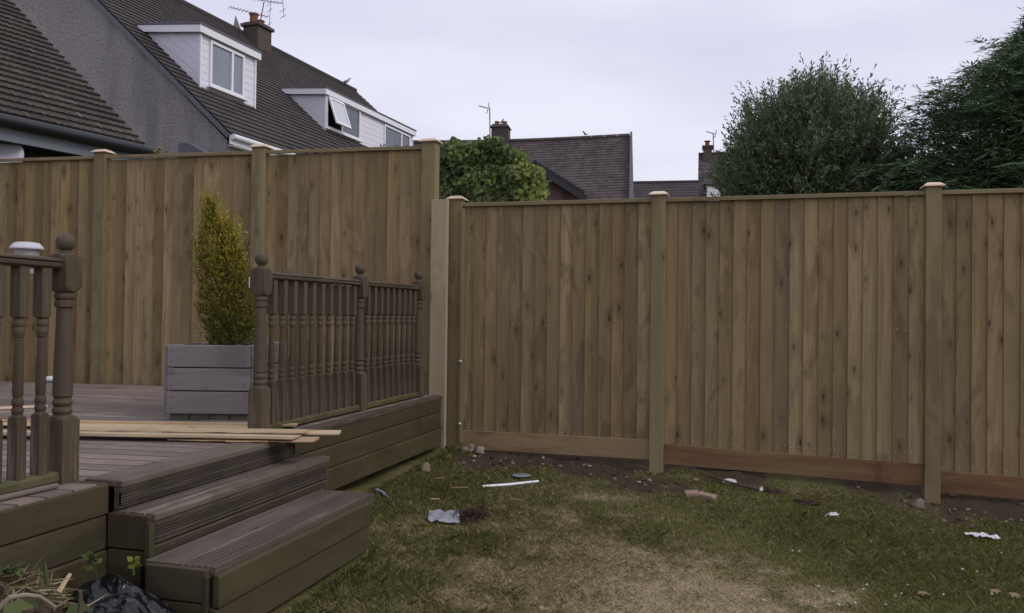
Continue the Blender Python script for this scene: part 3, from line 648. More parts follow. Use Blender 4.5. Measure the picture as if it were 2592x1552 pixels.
# ------------------------------------------------------------------ litter on the lawn
def lay(name, fn, mat, label, cat, group=None, smooth=False, bevel=0):
    mb = MB(); fn(mb); return mb.build(name, mat, None, bevel, smooth, label=label, cat=cat, group=group)
xa, ya_, xb, yb_ = -1.608, 5.22, -1.301, 5.52
lay('pipe', lambda m: m.tube([(xa, ya_, G(xa, ya_)+.014), ((xa+xb)/2, (ya_+yb_)/2, G((xa+xb)/2, (ya_+yb_)/2)+.018), (xb, yb_, G(xb, yb_)+.014)], .0095, 12), M['upvc'], 'thin white plastic pipe lying on the edge of the bare soil', 'pipe', smooth=35)
def sheet(m, c, ax, ay, nx_, ny_, amp, seed, zoff=.015, th=.002):
    rg = np.random.default_rng(seed); u, v = np.meshgrid(np.linspace(-.5, .5, nx_), np.linspace(-.5, .5, ny_)); ph = rg.random(6)*6
    h_ = amp*(np.sin(u*9+ph[0]+v*4)*.5+np.sin(v*11+ph[1]-u*6)*.4+rg.normal(0, .25, u.shape))
    px_ = c[0]+u*ax[0]+v*ay[0]; py_ = c[1]+u*ax[1]+v*ay[1]; pz_ = gh(px_, py_)+zoff+np.abs(h_)
    a_ = np.stack([px_, py_, pz_], -1).reshape(-1, 3); b_ = a_-np.array([0, 0, th]); N_ = nx_*ny_; I_ = np.arange(N_).reshape(ny_, nx_)
    f_ = [tuple(q) for q in np.stack([I_[:-1, :-1], I_[:-1, 1:], I_[1:, 1:], I_[1:, :-1]], -1).reshape(-1, 4)]
    ed = [(I_[0, i], I_[0, i+1]) for i in range(nx_-1)]+[(I_[i, -1], I_[i+1, -1]) for i in range(ny_-1)]+[(I_[-1, i+1], I_[-1, i]) for i in range(nx_-1)]+[(I_[i+1, 0], I_[i, 0]) for i in range(ny_-1)]
    m.poly([tuple(q) for q in np.concatenate([a_, b_])], f_+[tuple(int(i)+N_ for i in q[::-1]) for q in f_]+[(int(a), int(b), int(b)+N_, int(a)+N_) for a, b in ed])
t = NT('clear plastic bag'); t.bump(t.noise(t.obj(), 40, 3), .6, .02); M['bagclear'] = t.fin((.27, .275, .31), .22, .6)
lay('plastic_bag', lambda m: sheet(m, (-1.575, 4.40), (.15, .09), (-.06, .17), 12, 10, .016, 3, .02), M['bagclear'], 'crumpled grey plastic bag lying flat on the grass', 'bag', smooth=50)
# dark clump of roots beside the bag
n = 900; rg = np.random.default_rng(6); u_ = rg.random(n); cx = -1.52+.13*u_+rg.normal(0, .02, n); cy = 4.42+.12*u_+rg.normal(0, .03, n)
P = np.stack([cx, cy, gh(cx, cy)+rg.random(n)*(.02+.06*u_)], 1); Dv = np.stack([.5+rg.normal(0, .7, n), .3+rg.normal(0, .7, n), rg.normal(.35, .5, n)], 1)
leaves('root_clump', P, Dv, rg.normal(0, 1, (n, 3)), rg.uniform(.02, .05, n), rg.uniform(.003, .006, n), leafmat('dead roots', [(0, (.02, .014, .01)), (1, (.09, .055, .035))], .1), rg.random(n), label='dark brown clump of dead roots beside the plastic bag', cat='root clump')
def stones(m): blob(m, (-2.03, 6.17, G(-2.03, 6.17)+.02), (.05, .035, .035), 5, .22, 2, 16, 10); blob(m, (-2.0, 6.19, G(-2, 6.19)+.045), (.025, .025, .03), 8, .25)
lay('stone', stones, M['stone'], 'pale lumpy stone in the soil below the tan kick board, by the end post', 'stone', smooth='all')
lay('stone', lambda m: blob(m, (-1.93, 6.2, G(-1.93, 6.2)+.02), (.04, .03, .035), 15, .25, 2, 12, 8), plain('buff stone', (.3, .24, .19), .9, .1, .2, bump=.4), 'buff squarish stone just right of the pale lumpy one', 'stone', smooth='all')
lay('stone', lambda m: blob(m, (-2.09, 5.45, G(-2.09, 5.45)+.02), (.035, .045, .04), 25, .2, 2, 12, 8), plain('ochre stone', (.22, .17, .10), .9, .1, .2, bump=.4), 'ochre stone beside the deck sleepers', 'stone', smooth='all')
lay('stone', lambda m: blob(m, (1.2, 6.2, G(1.2, 6.2)+.02), (.045, .03, .04), 35, .2, 2, 12, 8), M['stone'], 'grey stone against the last fence post on the right', 'stone', smooth='all')
t = NT('clear lid'); M['lid'] = t.fin((.22, .25, .28), .2, .6)
def lid(m):
    c_ = (-1.44, 5.6, G(-1.44, 5.6)+.016); m.turned([(0, .06), (.004, .066), (.008, .06), (.006, .02)], 9, c_, 24)
lay('plastic_disc', lid, M['lid'], 'round clear plastic lid on the soil above the white pipe', 'plastic disc', smooth=40)
def brickbit(c, ax, ang, hgt): 
    def f(m): m.box((-ax[0], -ax[1], -.005), (ax[0], ax[1], hgt), Matrix.Rotation(R(8), 3, 'X') @ rz(ang), (c[0], c[1], G(*c)))
    return f
lay('brick_piece', brickbit((-.29, 5.735), (.045, .03), .3, .03), M['brickred'], 'left of the two pinkish brick pieces on the grass', 'brick piece', 'broken brick on the lawn', bevel=.006)
lay('brick_piece', brickbit((-.19, 5.735), (.065, .03), -.45, .03), M['brickred'], 'longer right one of the two pinkish brick pieces', 'brick piece', 'broken brick on the lawn', bevel=.006)
def crumple(c, r, s): return lambda m: blob(m, (c[0], c[1], G(*c)+r[2]*.8), r, s, .32, 3.3, 14, 9, .5)
lay('wrapper', crumple((-.05, 6.2), (.05, .02, .018), 4), M['paper'], 'white twisted wrapper near the reddish kick board', 'wrapper', smooth=50)
lay('wrapper', crumple((.59, 5.62), (.042, .018, .014), 9), M['paper'], 'small bright white wrapper alone in the grass', 'wrapper', smooth=50)
def longwrap(m): sheet(m, (1.43, 5.57), (.19, .012), (.0, .04), 16, 5, .02, 12, .018, .003)
lay('wrapper', longwrap, M['paper'], 'long white crumpled wrapper on the grass at the right', 'wrapper', smooth=50)
def twocol(m): blob(m, (.17, 6.1, G(.17, 6.1)+.015), (.018, .02, .02), 3, .2); 
lay('wrapper', twocol, M['paper'], 'tiny white scrap against a dark clod below the kick board', 'wrapper', smooth=50)
lay('clod', lambda m: blob(m, (.245, 6.1, G(.245, 6.1)+.015), (.06, .03, .03), 13, .3, 3), M['soil'], 'dark soil clod next to the tiny white scrap', 'clod', smooth='all')
lay('clod', lambda m: blob(m, (.46, 5.9, G(.46, 5.9)+.012), (.085, .035, .02), 17, .45, 4), M['soil'], 'dark flat clod in the grass above the lone white wrapper', 'clod', smooth='all')
lay('stick', lambda m: m.tube([(-.27, 6.28, G(-.27, 6.28)+.03), (-.05, 6.16, G(-.05, 6.16)+.025), (.16, 6.08, G(.16, 6.08)+.02)], [.006, .009, .011], 8), M['bark'], 'long thin stick lying below the reddish kick board', 'stick', smooth=40)
def screwd(m):
    a_ = Vector((-2.142, 4.746, G(-2.142, 4.746)+.02)); b_ = Vector((-2.06, 4.68, G(-2.06, 4.68)+.018)); c_ = Vector((-1.98, 4.59, G(-1.98, 4.59)+.015))
    m.tube([a_, b_], [.011, .010], 10); m.tube([b_, c_], [.003, .003], 6)
lay('screwdriver', screwd, plain('blue grey plastic', (.3, .33, .42), .4, .4), 'pale handled screwdriver lying in the grass near the lowest step', 'screwdriver', smooth=40)
# splinters of wood
for i, (x, y, a_, l_, s_) in enumerate(((-1.78, 5.05, .4, .13, 'longest wood splinter on the soil left of the white pipe'), (-1.36, 5.0, -.3, .1, 'wood splinter in the grass below the white pipe'), (-1.95, 5.25, .8, .07, 'short wood splinter on the soil nearest the deck'), (-1.78, 4.72, .1, .06, 'small pale wood splinter in the grass above the plastic bag'))):
    lay('splinter', lambda m: m.prism([(-.005, 0), (.005, 0), (.004, .006), (-.003, .005)], (x, y, G(x, y)+.012), (math.cos(a_), math.sin(a_), .02), (-math.sin(a_), math.cos(a_), 0), (0, 0, 1), l_), M['plank'] if i == 3 else plain('splinter wood', (.25, .15, .09), .8), s_, 'splinter')
# clover flowers
def clover():
    o = empty('clover_flower', (0, 0, 0)); mb = MB(); blob(mb, (0, 0, .03), (.0085, .0085, .007), 2, .15, 4, 10, 6); mb.build('flower_head', plain('clover white', (.42, .41, .33), .8, .1), o, smooth='all')
    mb = MB(); mb.tube([(0, 0, -.01), (0, 0, .026)], .0012, 5); mb.build('stalk', M['grassy'], o); return o
M['grassy'] = plain('stalk green', (.07, .1, .03), .7)
cl0 = clover(); rg = random.Random(5)
spots = [(2005, 1405), (2020, 1406), (2434, 1454), (2472, 1456), (2297, 1488), (2195, 1495), (2184, 1503), (2109, 1508), (2108, 1509), (2281, 1509), (2073, 1497), (2060, 1520), (2093, 1524), (2163, 1536), (2386, 1517), (2513, 1516), (2536, 1408), (2243, 1540), (2120, 1547), (2205, 1384), (1935, 1535), (2266, 1516), (2060, 1545)]
def pix_ground(px_, py_):
    d = fw+cr*((px_-1296)/2100)-cu*((py_-776)/2100); lo, hi = 1., 30.
    for _ in range(50):
        m_ = (lo+hi)/2; p = d*m_
        if EYE+p.z > gz(p.x, p.y): lo = m_
        else: hi = m_
    return d.x*lo, d.y*lo
for i, s_ in enumerate(spots):
    o = cl0 if i == 0 else copy_tree(cl0); x, y = pix_ground(*s_); o.location = (x, y, G(x, y)); sc = rg.uniform(.55, .9); o.scale = (sc, sc, sc); o.rotation_euler = (rg.uniform(-.2, .2), rg.uniform(-.2, .2), rg.random()*6)
    tag(o, 'small white clover flower in the grass at the lower right', 'flower', 'white clover flowers in the lawn')
# fallen leaves
M['deadleaf'] = leafmat('dead leaf', [(0, (.2, .13, .075)), (1, (.32, .24, .15))], .2)
for i, (px_, py_, lb) in enumerate(((2325, 1510, 'dry tan fallen leaf among the clover flowers'), (2508, 1509, 'dry tan fallen leaf close to the right edge of the lawn'), (2558, 1520, 'dry fallen leaf nearest the right edge of the photo'), (1757, 1222, 'yellowish fallen leaf below the kick board, by the middle post'))):
    x, y = pix_ground(px_, py_); q = np.array([[x, y, G(x, y)+.03]]); leaves('fallen_leaf', q, np.array([[1, .3*i-.4, .1]]), np.array([[.1, -.2, 1.]]), [.05], [.045], M['deadleaf'], np.array([.5]), shape='lobed', label=lb, cat='leaf')

# ------------------------------------------------------------------ bin bag and garden waste, lower left
bx, by = -1.96, 2.27; bz = G(bx, by)
t = NT('black polythene'); o_ = t.obj(); mpn = t.n('Mapping'); t.put(mpn.inputs[0], o_); mpn.inputs['Rotation'].default_value = (.4, .5, .7); mpn.inputs['Scale'].default_value = (9, 60, 30)
cr1 = t.noise(t.map(o_, (9, 9, 9)), 1, 2, .5, 1.2); cr2 = t.noise(mpn.outputs[0], 1, 2, .5, .8)
rd = lambda v: t.math('MULTIPLY', t.math('ABSOLUTE', t.math('SUBTRACT', v, .5)), -2)
t.bump(t.math('ADD', rd(t.noise(t.map(o_, (7, 12, 7)), 1, 1, .4, .6)), t.math('MULTIPLY', rd(t.noise(t.map(o_, (22, 30, 14)), 1, 0, .4, .4)), .3)), .9, .03); M['bag'] = t.fin((.006, .0065, .008), .13, .5)
nu, nv = 96, 60; V = []
for j in range(nv+1):
    th = PI*j/nv
    for i in range(nu):
        a_ = 2*PI*i/nu; d = np.array([math.sin(th)*math.cos(a_), math.sin(th)*math.sin(a_), math.cos(th)])
        fold = .035*math.sin(a_*5+th*4+2*math.sin(th*3))+.02*abs(math.sin(a_*8-th*5))+.06*math.sin(a_*2+1)
        r = 1+fold*math.sin(th)**.7
        p = d*r*np.array([.23, .21, .235]); p[0] -= .12*p[2]
        if p[2] > .1: p[2] += .5*(p[2]-.1)*max(0, math.cos(a_-2.4))
        V.append((p[0], p[1], max(p[2], -.03)))
F = [(j*nu+i, j*nu+(i+1) % nu, (j+1)*nu+(i+1) % nu, (j+1)*nu+i) for j in range(nv) for i in range(nu)]
mb = MB(); mb.poly(V, F); bo = mb.build('bin_bag', M['bag'], None, smooth='all', loc=(bx+.03, by+.02, bz+.02), label='crinkled black bin bag slumped at the foot of the steps', cat='bag')
n = 2600; rg = np.random.default_rng(8)
x = -2.2+rg.normal(0, .17, n); y = 2.02+rg.normal(0, .16, n); hh = .33*np.exp(-((x+2.16)/.24)**2-((y-2.05)/.28)**2)
x = np.clip(x, -2.235, -1.7); P = np.stack([x, y, gz(x, y)+.02+hh*(.75+.3*rg.random(n))], 1)
Dv = np.stack([rg.normal(.5, .7, n), rg.normal(0, .7, n), rg.normal(.05, .3, n)], 1)
M['straw'] = leafmat('cut stems', [(0, (.07, .06, .03)), (.45, (.14, .13, .05)), (.7, (.24, .19, .11)), (1, (.4, .33, .21))], .15)
leaves('garden_waste', P, Dv, rg.normal(0, 1, (n, 3))+np.array([0, 0, 1.]), rg.uniform(.05, .14, n), rg.uniform(.004, .009, n), M['straw'], rg.random(n), label='heap of dry cut stems and clippings beside the black bag', cat='garden waste', kind='stuff')
mb = MB(); blob(mb, (-2.13, 2.0, G(-2.13, 2)+.02), (.2, .24, .28), 2, .1); mb.build('soil_heap', M['soil'], None, smooth='all', label='soil under the heap of clippings', cat='soil heap')
def pxp(px_, py_, Xp):
    d = fw+cr*((px_-1296)/2100)-cu*((py_-776)/2100); k_ = Xp/d.x; return Vector((Xp, d.y*k_, EYE+d.z*k_))
def twig(pts, X_, rad, label, cat='twig', mat='bark', leafn=0, lm=None, ls=.03):
    q = [pxp(a, b, X_+c) for a, b, c in pts]; o = empty(cat.replace(' ', '_'), q[0], label=label, cat=cat); mb = MB(); mb.tube([p-q[0] for p in q], [rad*(1-.5*i/len(q)) for i in range(len(q))], 7); mb.build('stem', M[mat], o, smooth=40)
    if leafn:
        rg = np.random.default_rng(leafn); T = rg.uniform(.35, 1, leafn)*(len(q)-1); P = np.array([list(q[int(a)].lerp(q[min(int(a)+1, len(q)-1)], a % 1)-q[0]) for a in T])
        leaves('leaf', P, rg.normal(0, 1, (leafn, 3))+np.array([.3, -.3, .2]), rg.normal(0, .5, (leafn, 3))+np.array([.4, -.6, .6]), rg.uniform(.7, 1.2, leafn)*ls, rg.uniform(.5, .8, leafn)*ls, lm, rg.random(leafn), o)
M['gleaf'] = leafmat('cut green leaf', [(0, (.04, .06, .022)), (.6, (.09, .12, .04)), (1, (.18, .2, .05))], .3)
M['yleaf'] = leafmat('yellow green leaf', [(0, (.12, .14, .02)), (1, (.3, .3, .06))], .35)
M['greystem'] = plain('grey stem', (.24, .21, .17), .8)
twig([(0, 1538, 0), (25, 1512, .02), (65, 1506, .04), (100, 1510, .05), (140, 1537, .06)], -1.98, .008, 'curved grey stem arching over the clippings', 'stem', 'greystem')
twig([(148, 1500, 0), (165, 1472, 0), (178, 1453, 0)], -2.05, .009, 'short thick cut stick standing up out of the clippings', 'stick', 'plank')
twig([(122, 1500, 0), (116, 1450, 0), (114, 1428, 0)], -2.08, .006, 'narrow green blade standing upright among the clippings', 'shoot', 'grassy')
twig([(245, 1470, 0), (238, 1430, 0), (228, 1410, 0)], -2.12, .003, 'spindly twig with grey green leaves leaning on the sleepers', 'twig', 'bark', 9, M['gleaf'], .04)
twig([(338, 1456, 0), (337, 1430, 0), (338, 1415, 0)], -2.0, .004, 'yellow green leafy sprig on top of the black bag', 'sprig', 'grassy', 14, M['yleaf'], .035)
twig([(0, 1478, 0), (15, 1498, 0), (30, 1520, 0)], -2.1, .010, 'dark slanting stick at the far left by the sleepers', 'stick', 'bark')
twig([(202, 1555, 0), (204, 1520, 0), (203, 1495, 0)], -1.86, .008, 'dark pointed stake in front of the black bag', 'stake', 'bark')
twig([(-20, 1455, 0), (20, 1440, 0), (50, 1442, 0)], -2.14, .003, 'feathery green sprig at the left edge', 'sprig', 'grassy', 40, M['gleaf'], .025)
for i, (a_, b_) in enumerate(((50, 1530), (170, 1545), (10, 1545))):
    p = pxp(a_, b_, -1.93); leaves('cut_leaf', np.array([list(p)]), np.array([[.8, -.2+.3*i, .15]]), np.array([[.3, -.5, .8]]), [.08], [.06], M['gleaf'], np.array([.3+.2*i]), shape='lobed', label=['broad dark green cut leaf under the arching grey stem', 'broad grey green cut leaf in front of the black bag', 'green cut leaf at the lower left corner'][i], cat='leaf')

# ------------------------------------------------------------------ houses beyond the fence
def frame(org, ang):
    a = R(ang); return Matrix(((math.cos(a), math.sin(a), 0, org[0]), (-math.sin(a), math.cos(a), 0, org[1]), (0, 0, 1, org[2]), (0, 0, 0, 1)))
# local axes: x = out of the eave (towards us/right), y = along the ridge, z = up
def roof_slope(mb, y0, y1, run, rise, gauge, lip=.03, ripple=0, per=.15, sign=1, sag=0., x0=0.):
    """stepped tile courses from the eave (x0,0) up to the ridge (x0-run, rise)"""
    ln = math.hypot(run, rise); n = round(ln/gauge); ux, uz = -run/ln*sign, rise/ln; nxx, nzz = uz*sign, run/ln
    m = max(2, int((y1-y0)/(per/6))) if ripple else (24 if sag else 2)
    ys = np.linspace(y0, y1, m)
    for c in range(n):
        s0, s1 = ln*c/n, ln*(c+1)/n+.03; vs, gc = [], []
        for y in ys:
            rp_ = ripple*(abs(math.sin(PI*y/per))-.5) if ripple else 0
            sg = -sag*math.sin(PI*(y-y0)/(y1-y0))
            for s_, h_ in ((s0, lip+rp_), (s1, .004+rp_*.6), (s0, 0)):
                vs.append((x0+ux*s_+nxx*h_, y, uz*s_+nzz*h_+sg)); gc.append((y, c, s_))
        fs = []
        for i in range(m-1): a_, b_ = i*3, i*3+3; fs += [(a_, b_, b_+1, a_+1), (a_+2, b_+2, b_, a_)]
        mb.poly(vs, fs, rn=.5, gc=gc)
    return n
def pts(mat, L_): return [mat @ Vector(p) for p in L_]
def slab(mb, quad, th, mi=0):
    q = [Vector(p) for p in quad]; nrm = (q[1]-q[0]).cross(q[2]-q[0]).normalized()*th; k_ = len(q)
    vs = q+[p-nrm for p in q]; fs = [tuple(range(k_)), tuple(range(2*k_-1, k_-1, -1))]+[(i, i+k_, (i+1) % k_+k_, (i+1) % k_) for i in range(k_)]
    mb.poly(vs, fs, mi=mi)

# --- house with the two white dormers
K = 15/11.5
hB = empty('house', label='grey roughcast house with two white dormers and a brick chimney', cat='house')
hB.matrix_world = frame((-6.791*K, 10.037*K, 2.510*K+EYE), 4.5)
run, rise, LB = 4.06*K, 3.59*K, 10.15*K
mb = MB(); b_ = -(2.510*K+EYE)-.2
vs = [(-.12, .04, b_), (-.12, .04, -.1), (-run, .04, rise-.09), (-2*run+.12, .04, -.1), (-2*run+.12, .04, b_)]; vs += [(a, LB-.04, c) for a, _, c in vs]
mb.poly(vs, [(0, 1, 2, 3, 4), (9, 8, 7, 6, 5), (0, 5, 6, 1), (3, 8, 9, 4)]); mb.build('wall', M['roughcast'], hB)
mb = MB(); roof_slope(mb, -.05, LB, run, rise, .19, .031); roof_slope(mb, -.05, LB, run, rise, .29, .028, sign=-1, x0=-2*run)
slab(mb, [(.0, -.045, -.012), (.0, LB, -.012), (-run, LB, rise-.012), (-run, -.045, rise-.012)], .09, 1)
mb.tube([(-run, -.05, rise+.005), (-run, LB, rise+.005)], .09, 10, mi=0); mb.build('roof', [M['tileB'], M['leadgrey']], hB)
mb = MB(); mb.tube([(.06, -.02, -.06), (.06, LB, -.06)], .05, 10); mb.box((-.02, -.02, -.19), (.015, LB, -.03)); mb.build('gutter', M['upvc'], hB)
mb = MB(); mb.box((-.12, .06, -.21), (.0, LB, -.19)); mb.build('soffit', M['upvc'], hB)
def dormer(x, y0, y1, zb, zt, wins, fall=.1):
    d = MB(); sl = rise/run; xb = -(zt+fall*x)/(sl-fall); zr = lambda q: zt+fall*(x-q)
    for yy, fs in ((y0, (0, 1, 2, 3)), (y1, (3, 2, 1, 0))):
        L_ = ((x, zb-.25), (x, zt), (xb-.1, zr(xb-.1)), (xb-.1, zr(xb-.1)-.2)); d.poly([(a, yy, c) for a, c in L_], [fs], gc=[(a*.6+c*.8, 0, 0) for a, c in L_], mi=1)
    d.poly([(x, y0, zb-.1), (x, y1, zb-.1), (x, y1, zt), (x, y0, zt)], [(0, 1, 2, 3)])
    o = d.build('dormer', [M['clad'], M['cladd']], hB)
    oh = .09; xf = x+oh; xk = xb-.12
    m = MB(); slab(m, [(xf+.012, y0-oh-.012, zr(xf)+.075), (xf+.012, y1+oh+.012, zr(xf)+.075), (xk-.3, y1+oh+.012, zr(xk-.3)+.075), (xk-.3, y0-oh-.012, zr(xk-.3)+.075)], .04); m.build('dormer_roof', M['leadgrey'], o)
    m = MB(); m.box((xf-.03, y0-oh, zt-.115), (xf, y1+oh, zt+.022)); m.build('fascia', M['upvc'], o, .004)
    for yy in (y0-oh, y1+oh-.03):
        m = MB(); vs = [(xf-.032, yy, zr(xf)-.11), (xf-.032, yy, zr(xf)+.03), (xk, yy, zr(xk)+.03), (xk+.02, yy, zr(xk)-.11)]; vs += [(a, b+.03, c) for a, b, c in vs]
        m.poly(vs, [(0, 1, 2, 3), (7, 6, 5, 4), (0, 4, 5, 1), (1, 5, 6, 2), (2, 6, 7, 3), (3, 7, 4, 0)]); m.build('fascia', M['upvc'], o, .004)
    m = MB(); m.box((x-.02, y0-.05, zb-.13), (x+.06, y1+.05, zb-.095)); m.build('apron', M['leadgrey'], o)
    for ya0, ya1 in ((y1-.035, y1+.005), (y0-.005, y0+.03)): m = MB(); m.box((x, ya0, zb-.09), (x+.035, ya1, zt-.1)); m.build('corner_trim', M['upvc'], o)
    for (a, b, za, zc, mul, mat, opn) in wins:
        m = MB(); f_ = .055; t_ = .045
        m.box((x-.02, a, za), (x+t_, a+f_, zc)); m.box((x-.02, b-f_, za), (x+t_, b, zc)); m.box((x-.02, a+f_, za), (x+t_, b-f_, za+f_)); m.box((x-.02, a+f_, zc-f_), (x+t_, b-f_, zc))
        for q in mul: m.box((x-.02, q-.03, za+f_), (x+t_, q+.03, zc-f_))
        m.build('window_frame', M['upvc'], o, .004)
        m = MB(); m.box((x+.004, a-.05, za-.045), (x+.1, b+.05, za-.004)); m.build('sill', M['upvc'], o, .004)
        e_ = [a+f_]+[q for q in mul]+[b-f_]
        for i in range(len(e_)-1):
            mt = M['dark'] if (opn and i == 0) else M[mat]
            m = MB(); m.box((x+.005, e_[i], za+f_), (x+.012, e_[i+1], zc-f_)); m.build('pane', mt, o)
        if opn:
            w0, w1 = a+.03, mul[0]; hgt = zc-za-.1; ro_ = Matrix.Rotation(-R(19), 3, 'Y'); og = (x+t_+.004, 0, zc-.05); m = MB(); f2 = .06
            for lo, hi in (((0, w0, -hgt), (.04, w0+f2, 0)), ((0, w1-f2, -hgt), (.04, w1, 0)), ((0, w0+f2, -hgt), (.04, w1-f2, -hgt+f2)), ((0, w0+f2, -f2), (.04, w1-f2, 0))): m.box(lo, hi, ro_, og)
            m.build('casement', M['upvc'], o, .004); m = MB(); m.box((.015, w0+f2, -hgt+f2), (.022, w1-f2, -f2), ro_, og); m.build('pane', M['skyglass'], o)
    return o
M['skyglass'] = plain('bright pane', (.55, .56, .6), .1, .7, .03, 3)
dormer(-.97*K, .47*K, 1.78*K, .89*K, 1.74*K, [(.68*K, 1.48*K, .93*K, 1.62*K, [1.19*K], 'curtain', False)])
dormer(-1.15*K, 4.13*K, 7.82*K, 1.03*K, 1.78*K, [(4.16*K, 5.42*K, 1.08*K, 1.71*K, [4.72*K], 'glass', True), (6.45*K, 7.68*K, 1.0*K, 1.66*K, [7.25*K], 'glass', False)], .08)
m = MB(); cy0, cy1 = 5.42*K, 5.9*K; xc = -3.86*K; m.box((xc-.25, cy0, rise-.6), (xc+.25, cy1, rise+.2)); m.box((xc-.31, cy0-.06, rise+.203), (xc+.31, cy1+.06, rise+.29)); m.box((xc-.25, cy0, rise+.293), (xc+.25, cy1, rise+.33))
ch = m.build('chimney', M['brick'], hB, .006)
for y_, h_, r_ in ((cy0+.14, .26, .12), (cy0+.44, .16, .11)): m = MB(); m.turned([(0, r_), (h_*.8, r_*.9), (h_*.82, r_*1.1), (h_, r_*1.1), (h_, r_*.7)], 9, (xc, y_, rise+.33), 16); m.build('chimney_pot', M['terracotta'], ch, smooth=35)
m = MB(); m.poly([(-run, cy0-.42, rise+.06), (-run+.1, cy0-.22, rise+.06), (-run-.1, cy0-.22, rise+.06), (-run, cy0-.33, rise+.42)], [(0, 1, 3), (1, 2, 3), (2, 0, 3), (0, 2, 1)]); m.build('ridge_vent', M['leadgrey'], hB)
# lean-to low on the gable
m = MB(); q = [(-.67*K, -.135*K), (-.5*K, -.15*K), (-.2*K, -.30*K), (-.2*K, -2.), (-.67*K, -2.)]; vs = [(a, -.35, c) for a, c in q]+[(a, .03, c) for a, c in q]
m.poly(vs, [(0, 1, 2, 3, 4), (9, 8, 7, 6, 5)]+[(i, i+5, (i+1) % 5+5, (i+1) % 5) for i in range(5)]); m.build('lean_to', M['leadgrey'], hB, .01)
MB_inv = hB.matrix_world.copy()

def aerial(base, top, booms, label, rad=.018):
    base, top = Vector(base), Vector(top); o = empty('tv_aerial', base, label=label, cat='TV aerial'); m = MB(); m.tube([(0, 0, 0), top-base], rad, 7); m.build('mast', M['leadgrey'], o)
    for p0, p1, nel, el, up in booms:
        p0, p1 = Vector(p0)-base, Vector(p1)-base; d = (p1-p0).normalized(); s_ = d.cross(Vector((0, 0, 1))).normalized(); m = MB(); m.tube([p0, p1], rad*.7, 6)
        for i in range(nel):
            q = p0.lerp(p1, i/nel); m.tube([q-s_*el, q+s_*el], rad*.35, 5)
        # reflector at the near end
        q = p1; u_ = s_.cross(d).normalized()
        for a_ in (-.35, -.18, .18, .35): m.tube([q-s_*el*1.3+u_*a_*up-d*abs(a_)*.1, q+s_*el*1.3+u_*a_*up-d*abs(a_)*.1], rad*.4, 5)
        m.tube([q-u_*.36*up, q+u_*.36*up], rad*.5, 5); m.build('yagi', M['leadgrey'], o)
def pxd(px_, py_, dep):
    d = fw+cr*((px_-1296)/2100)-cu*((py_-776)/2100); return Vector((d.x*dep, d.y*dep, EYE+d.z*dep))
cdep = (hB.matrix_world @ Vector((-run, cy0+.5, rise)) - Vector((0, 0, EYE))).dot(fw)
aerial(pxd(657, 66, cdep), pxd(668, 6, cdep), [(pxd(581, 18, cdep-.5), pxd(683, 44, cdep+.2), 12, .16, 1.1), (pxd(640, -3, cdep-.3), pxd(716, 9, cdep+.3), 9, .16, 1.1)], 'two armed TV aerial on the brick chimney above the dormers', .016)

# --- house with the dark ridged roof, far left
k2 = 10/8.5; oA = (-5.878*k2, 7.187*k2, 1.723*k2+EYE)
hA = empty('house', label='low house at the left edge with ridged brown tiles and a dark gutter', cat='house'); hA.matrix_world = frame(oA, 12.5)
rA, sA, LA = 3.6, 3.6*.803, 8.
mb = MB(); roof_slope(mb, -LA, 0, rA, sA, .152, .036, .010, .085); slab(mb, [(0, -LA, -.02), (0, 0, -.02), (-rA, 0, sA-.02), (-rA, -LA, sA-.02)], .06, 1)
slab(mb, [(-rA, -LA, sA), (-rA, 0, sA), (-2*rA, 0, 0), (-2*rA, -LA, 0)], .06, 1); mb.build('roof', [M['tileA'], M['leadgrey']], hA)
mb = MB(); mb.tube([(.075, -LA, -.075), (.075, .09, -.075)], .062, 10); mb.build('gutter', M['black'], hA, smooth=40)
mb = MB(); mb.box((-.03, -LA, -.27), (.012, -.02, -.06)); mb.build('fascia', M['fascia_grey'], hA)
mb = MB(); zb_ = -oA[2]-.2
vs = [(-.28, -.12, zb_), (-.28, -.12, -.25), (-rA, -.12, sA-.1), (-2*rA+.28, -.12, -.25), (-2*rA+.28, -.12, zb_)]; vs += [(a, -LA, c) for a, _, c in vs]
mb.poly(vs, [(0, 1, 2, 3, 4), (9, 8, 7, 6, 5), (0, 5, 6, 1), (3, 8, 9, 4)]); mb.build('wall', M['darkwall'], hA)
mb = MB(); mb.box((-.29, -LA, -.27), (-.03, -.02, -.25)); mb.build('soffit', M['darkwall'], hA)
mb = MB(); mb.box((-.279, -3.3, -1.75), (-.2, -1.15, -.74)); wo = mb.build('window', M['fascia_grey'], hA, .006); mb = MB(); mb.box((-.2, -3.2, -1.7), (-.19, -1.25, -.88)); mb.build('pane', M['dark'], wo)
# grey hood edge at the frame's left border: a satellite dish on that wall
dc = pxd(-6, 385, 8.6); sdh = empty('satellite_dish', dc, label='pale grey satellite dish at the left edge below the dark gutter', cat='satellite dish'); m = MB()
dv = Vector((.75, -.6, .25)).normalized(); s_ = dv.orthogonal().normalized(); u_ = dv.cross(s_); vs = [tuple(dv*-.06)]; fs = []
for j in range(1, 5):
    for i in range(24): a_ = 2*PI*i/24; r_ = .24*j/4; vs.append(tuple(s_*math.cos(a_)*r_+u_*math.sin(a_)*r_+dv*(-.06+.06*(j/4)**2)))
fs += [(0, 1+i, 1+(i+1) % 24) for i in range(24)]+[(1+(j-1)*24+i, 1+(j-1)*24+(i+1) % 24, 1+j*24+(i+1) % 24, 1+j*24+i) for j in range(1, 4) for i in range(24)]
m.poly(vs, fs); d_ = m.build('dish', plain('dish grey', (.45, .44, .5), .5), sdh, smooth='all'); md = d_.modifiers.new('solid', 'SOLIDIFY'); md.thickness = .012
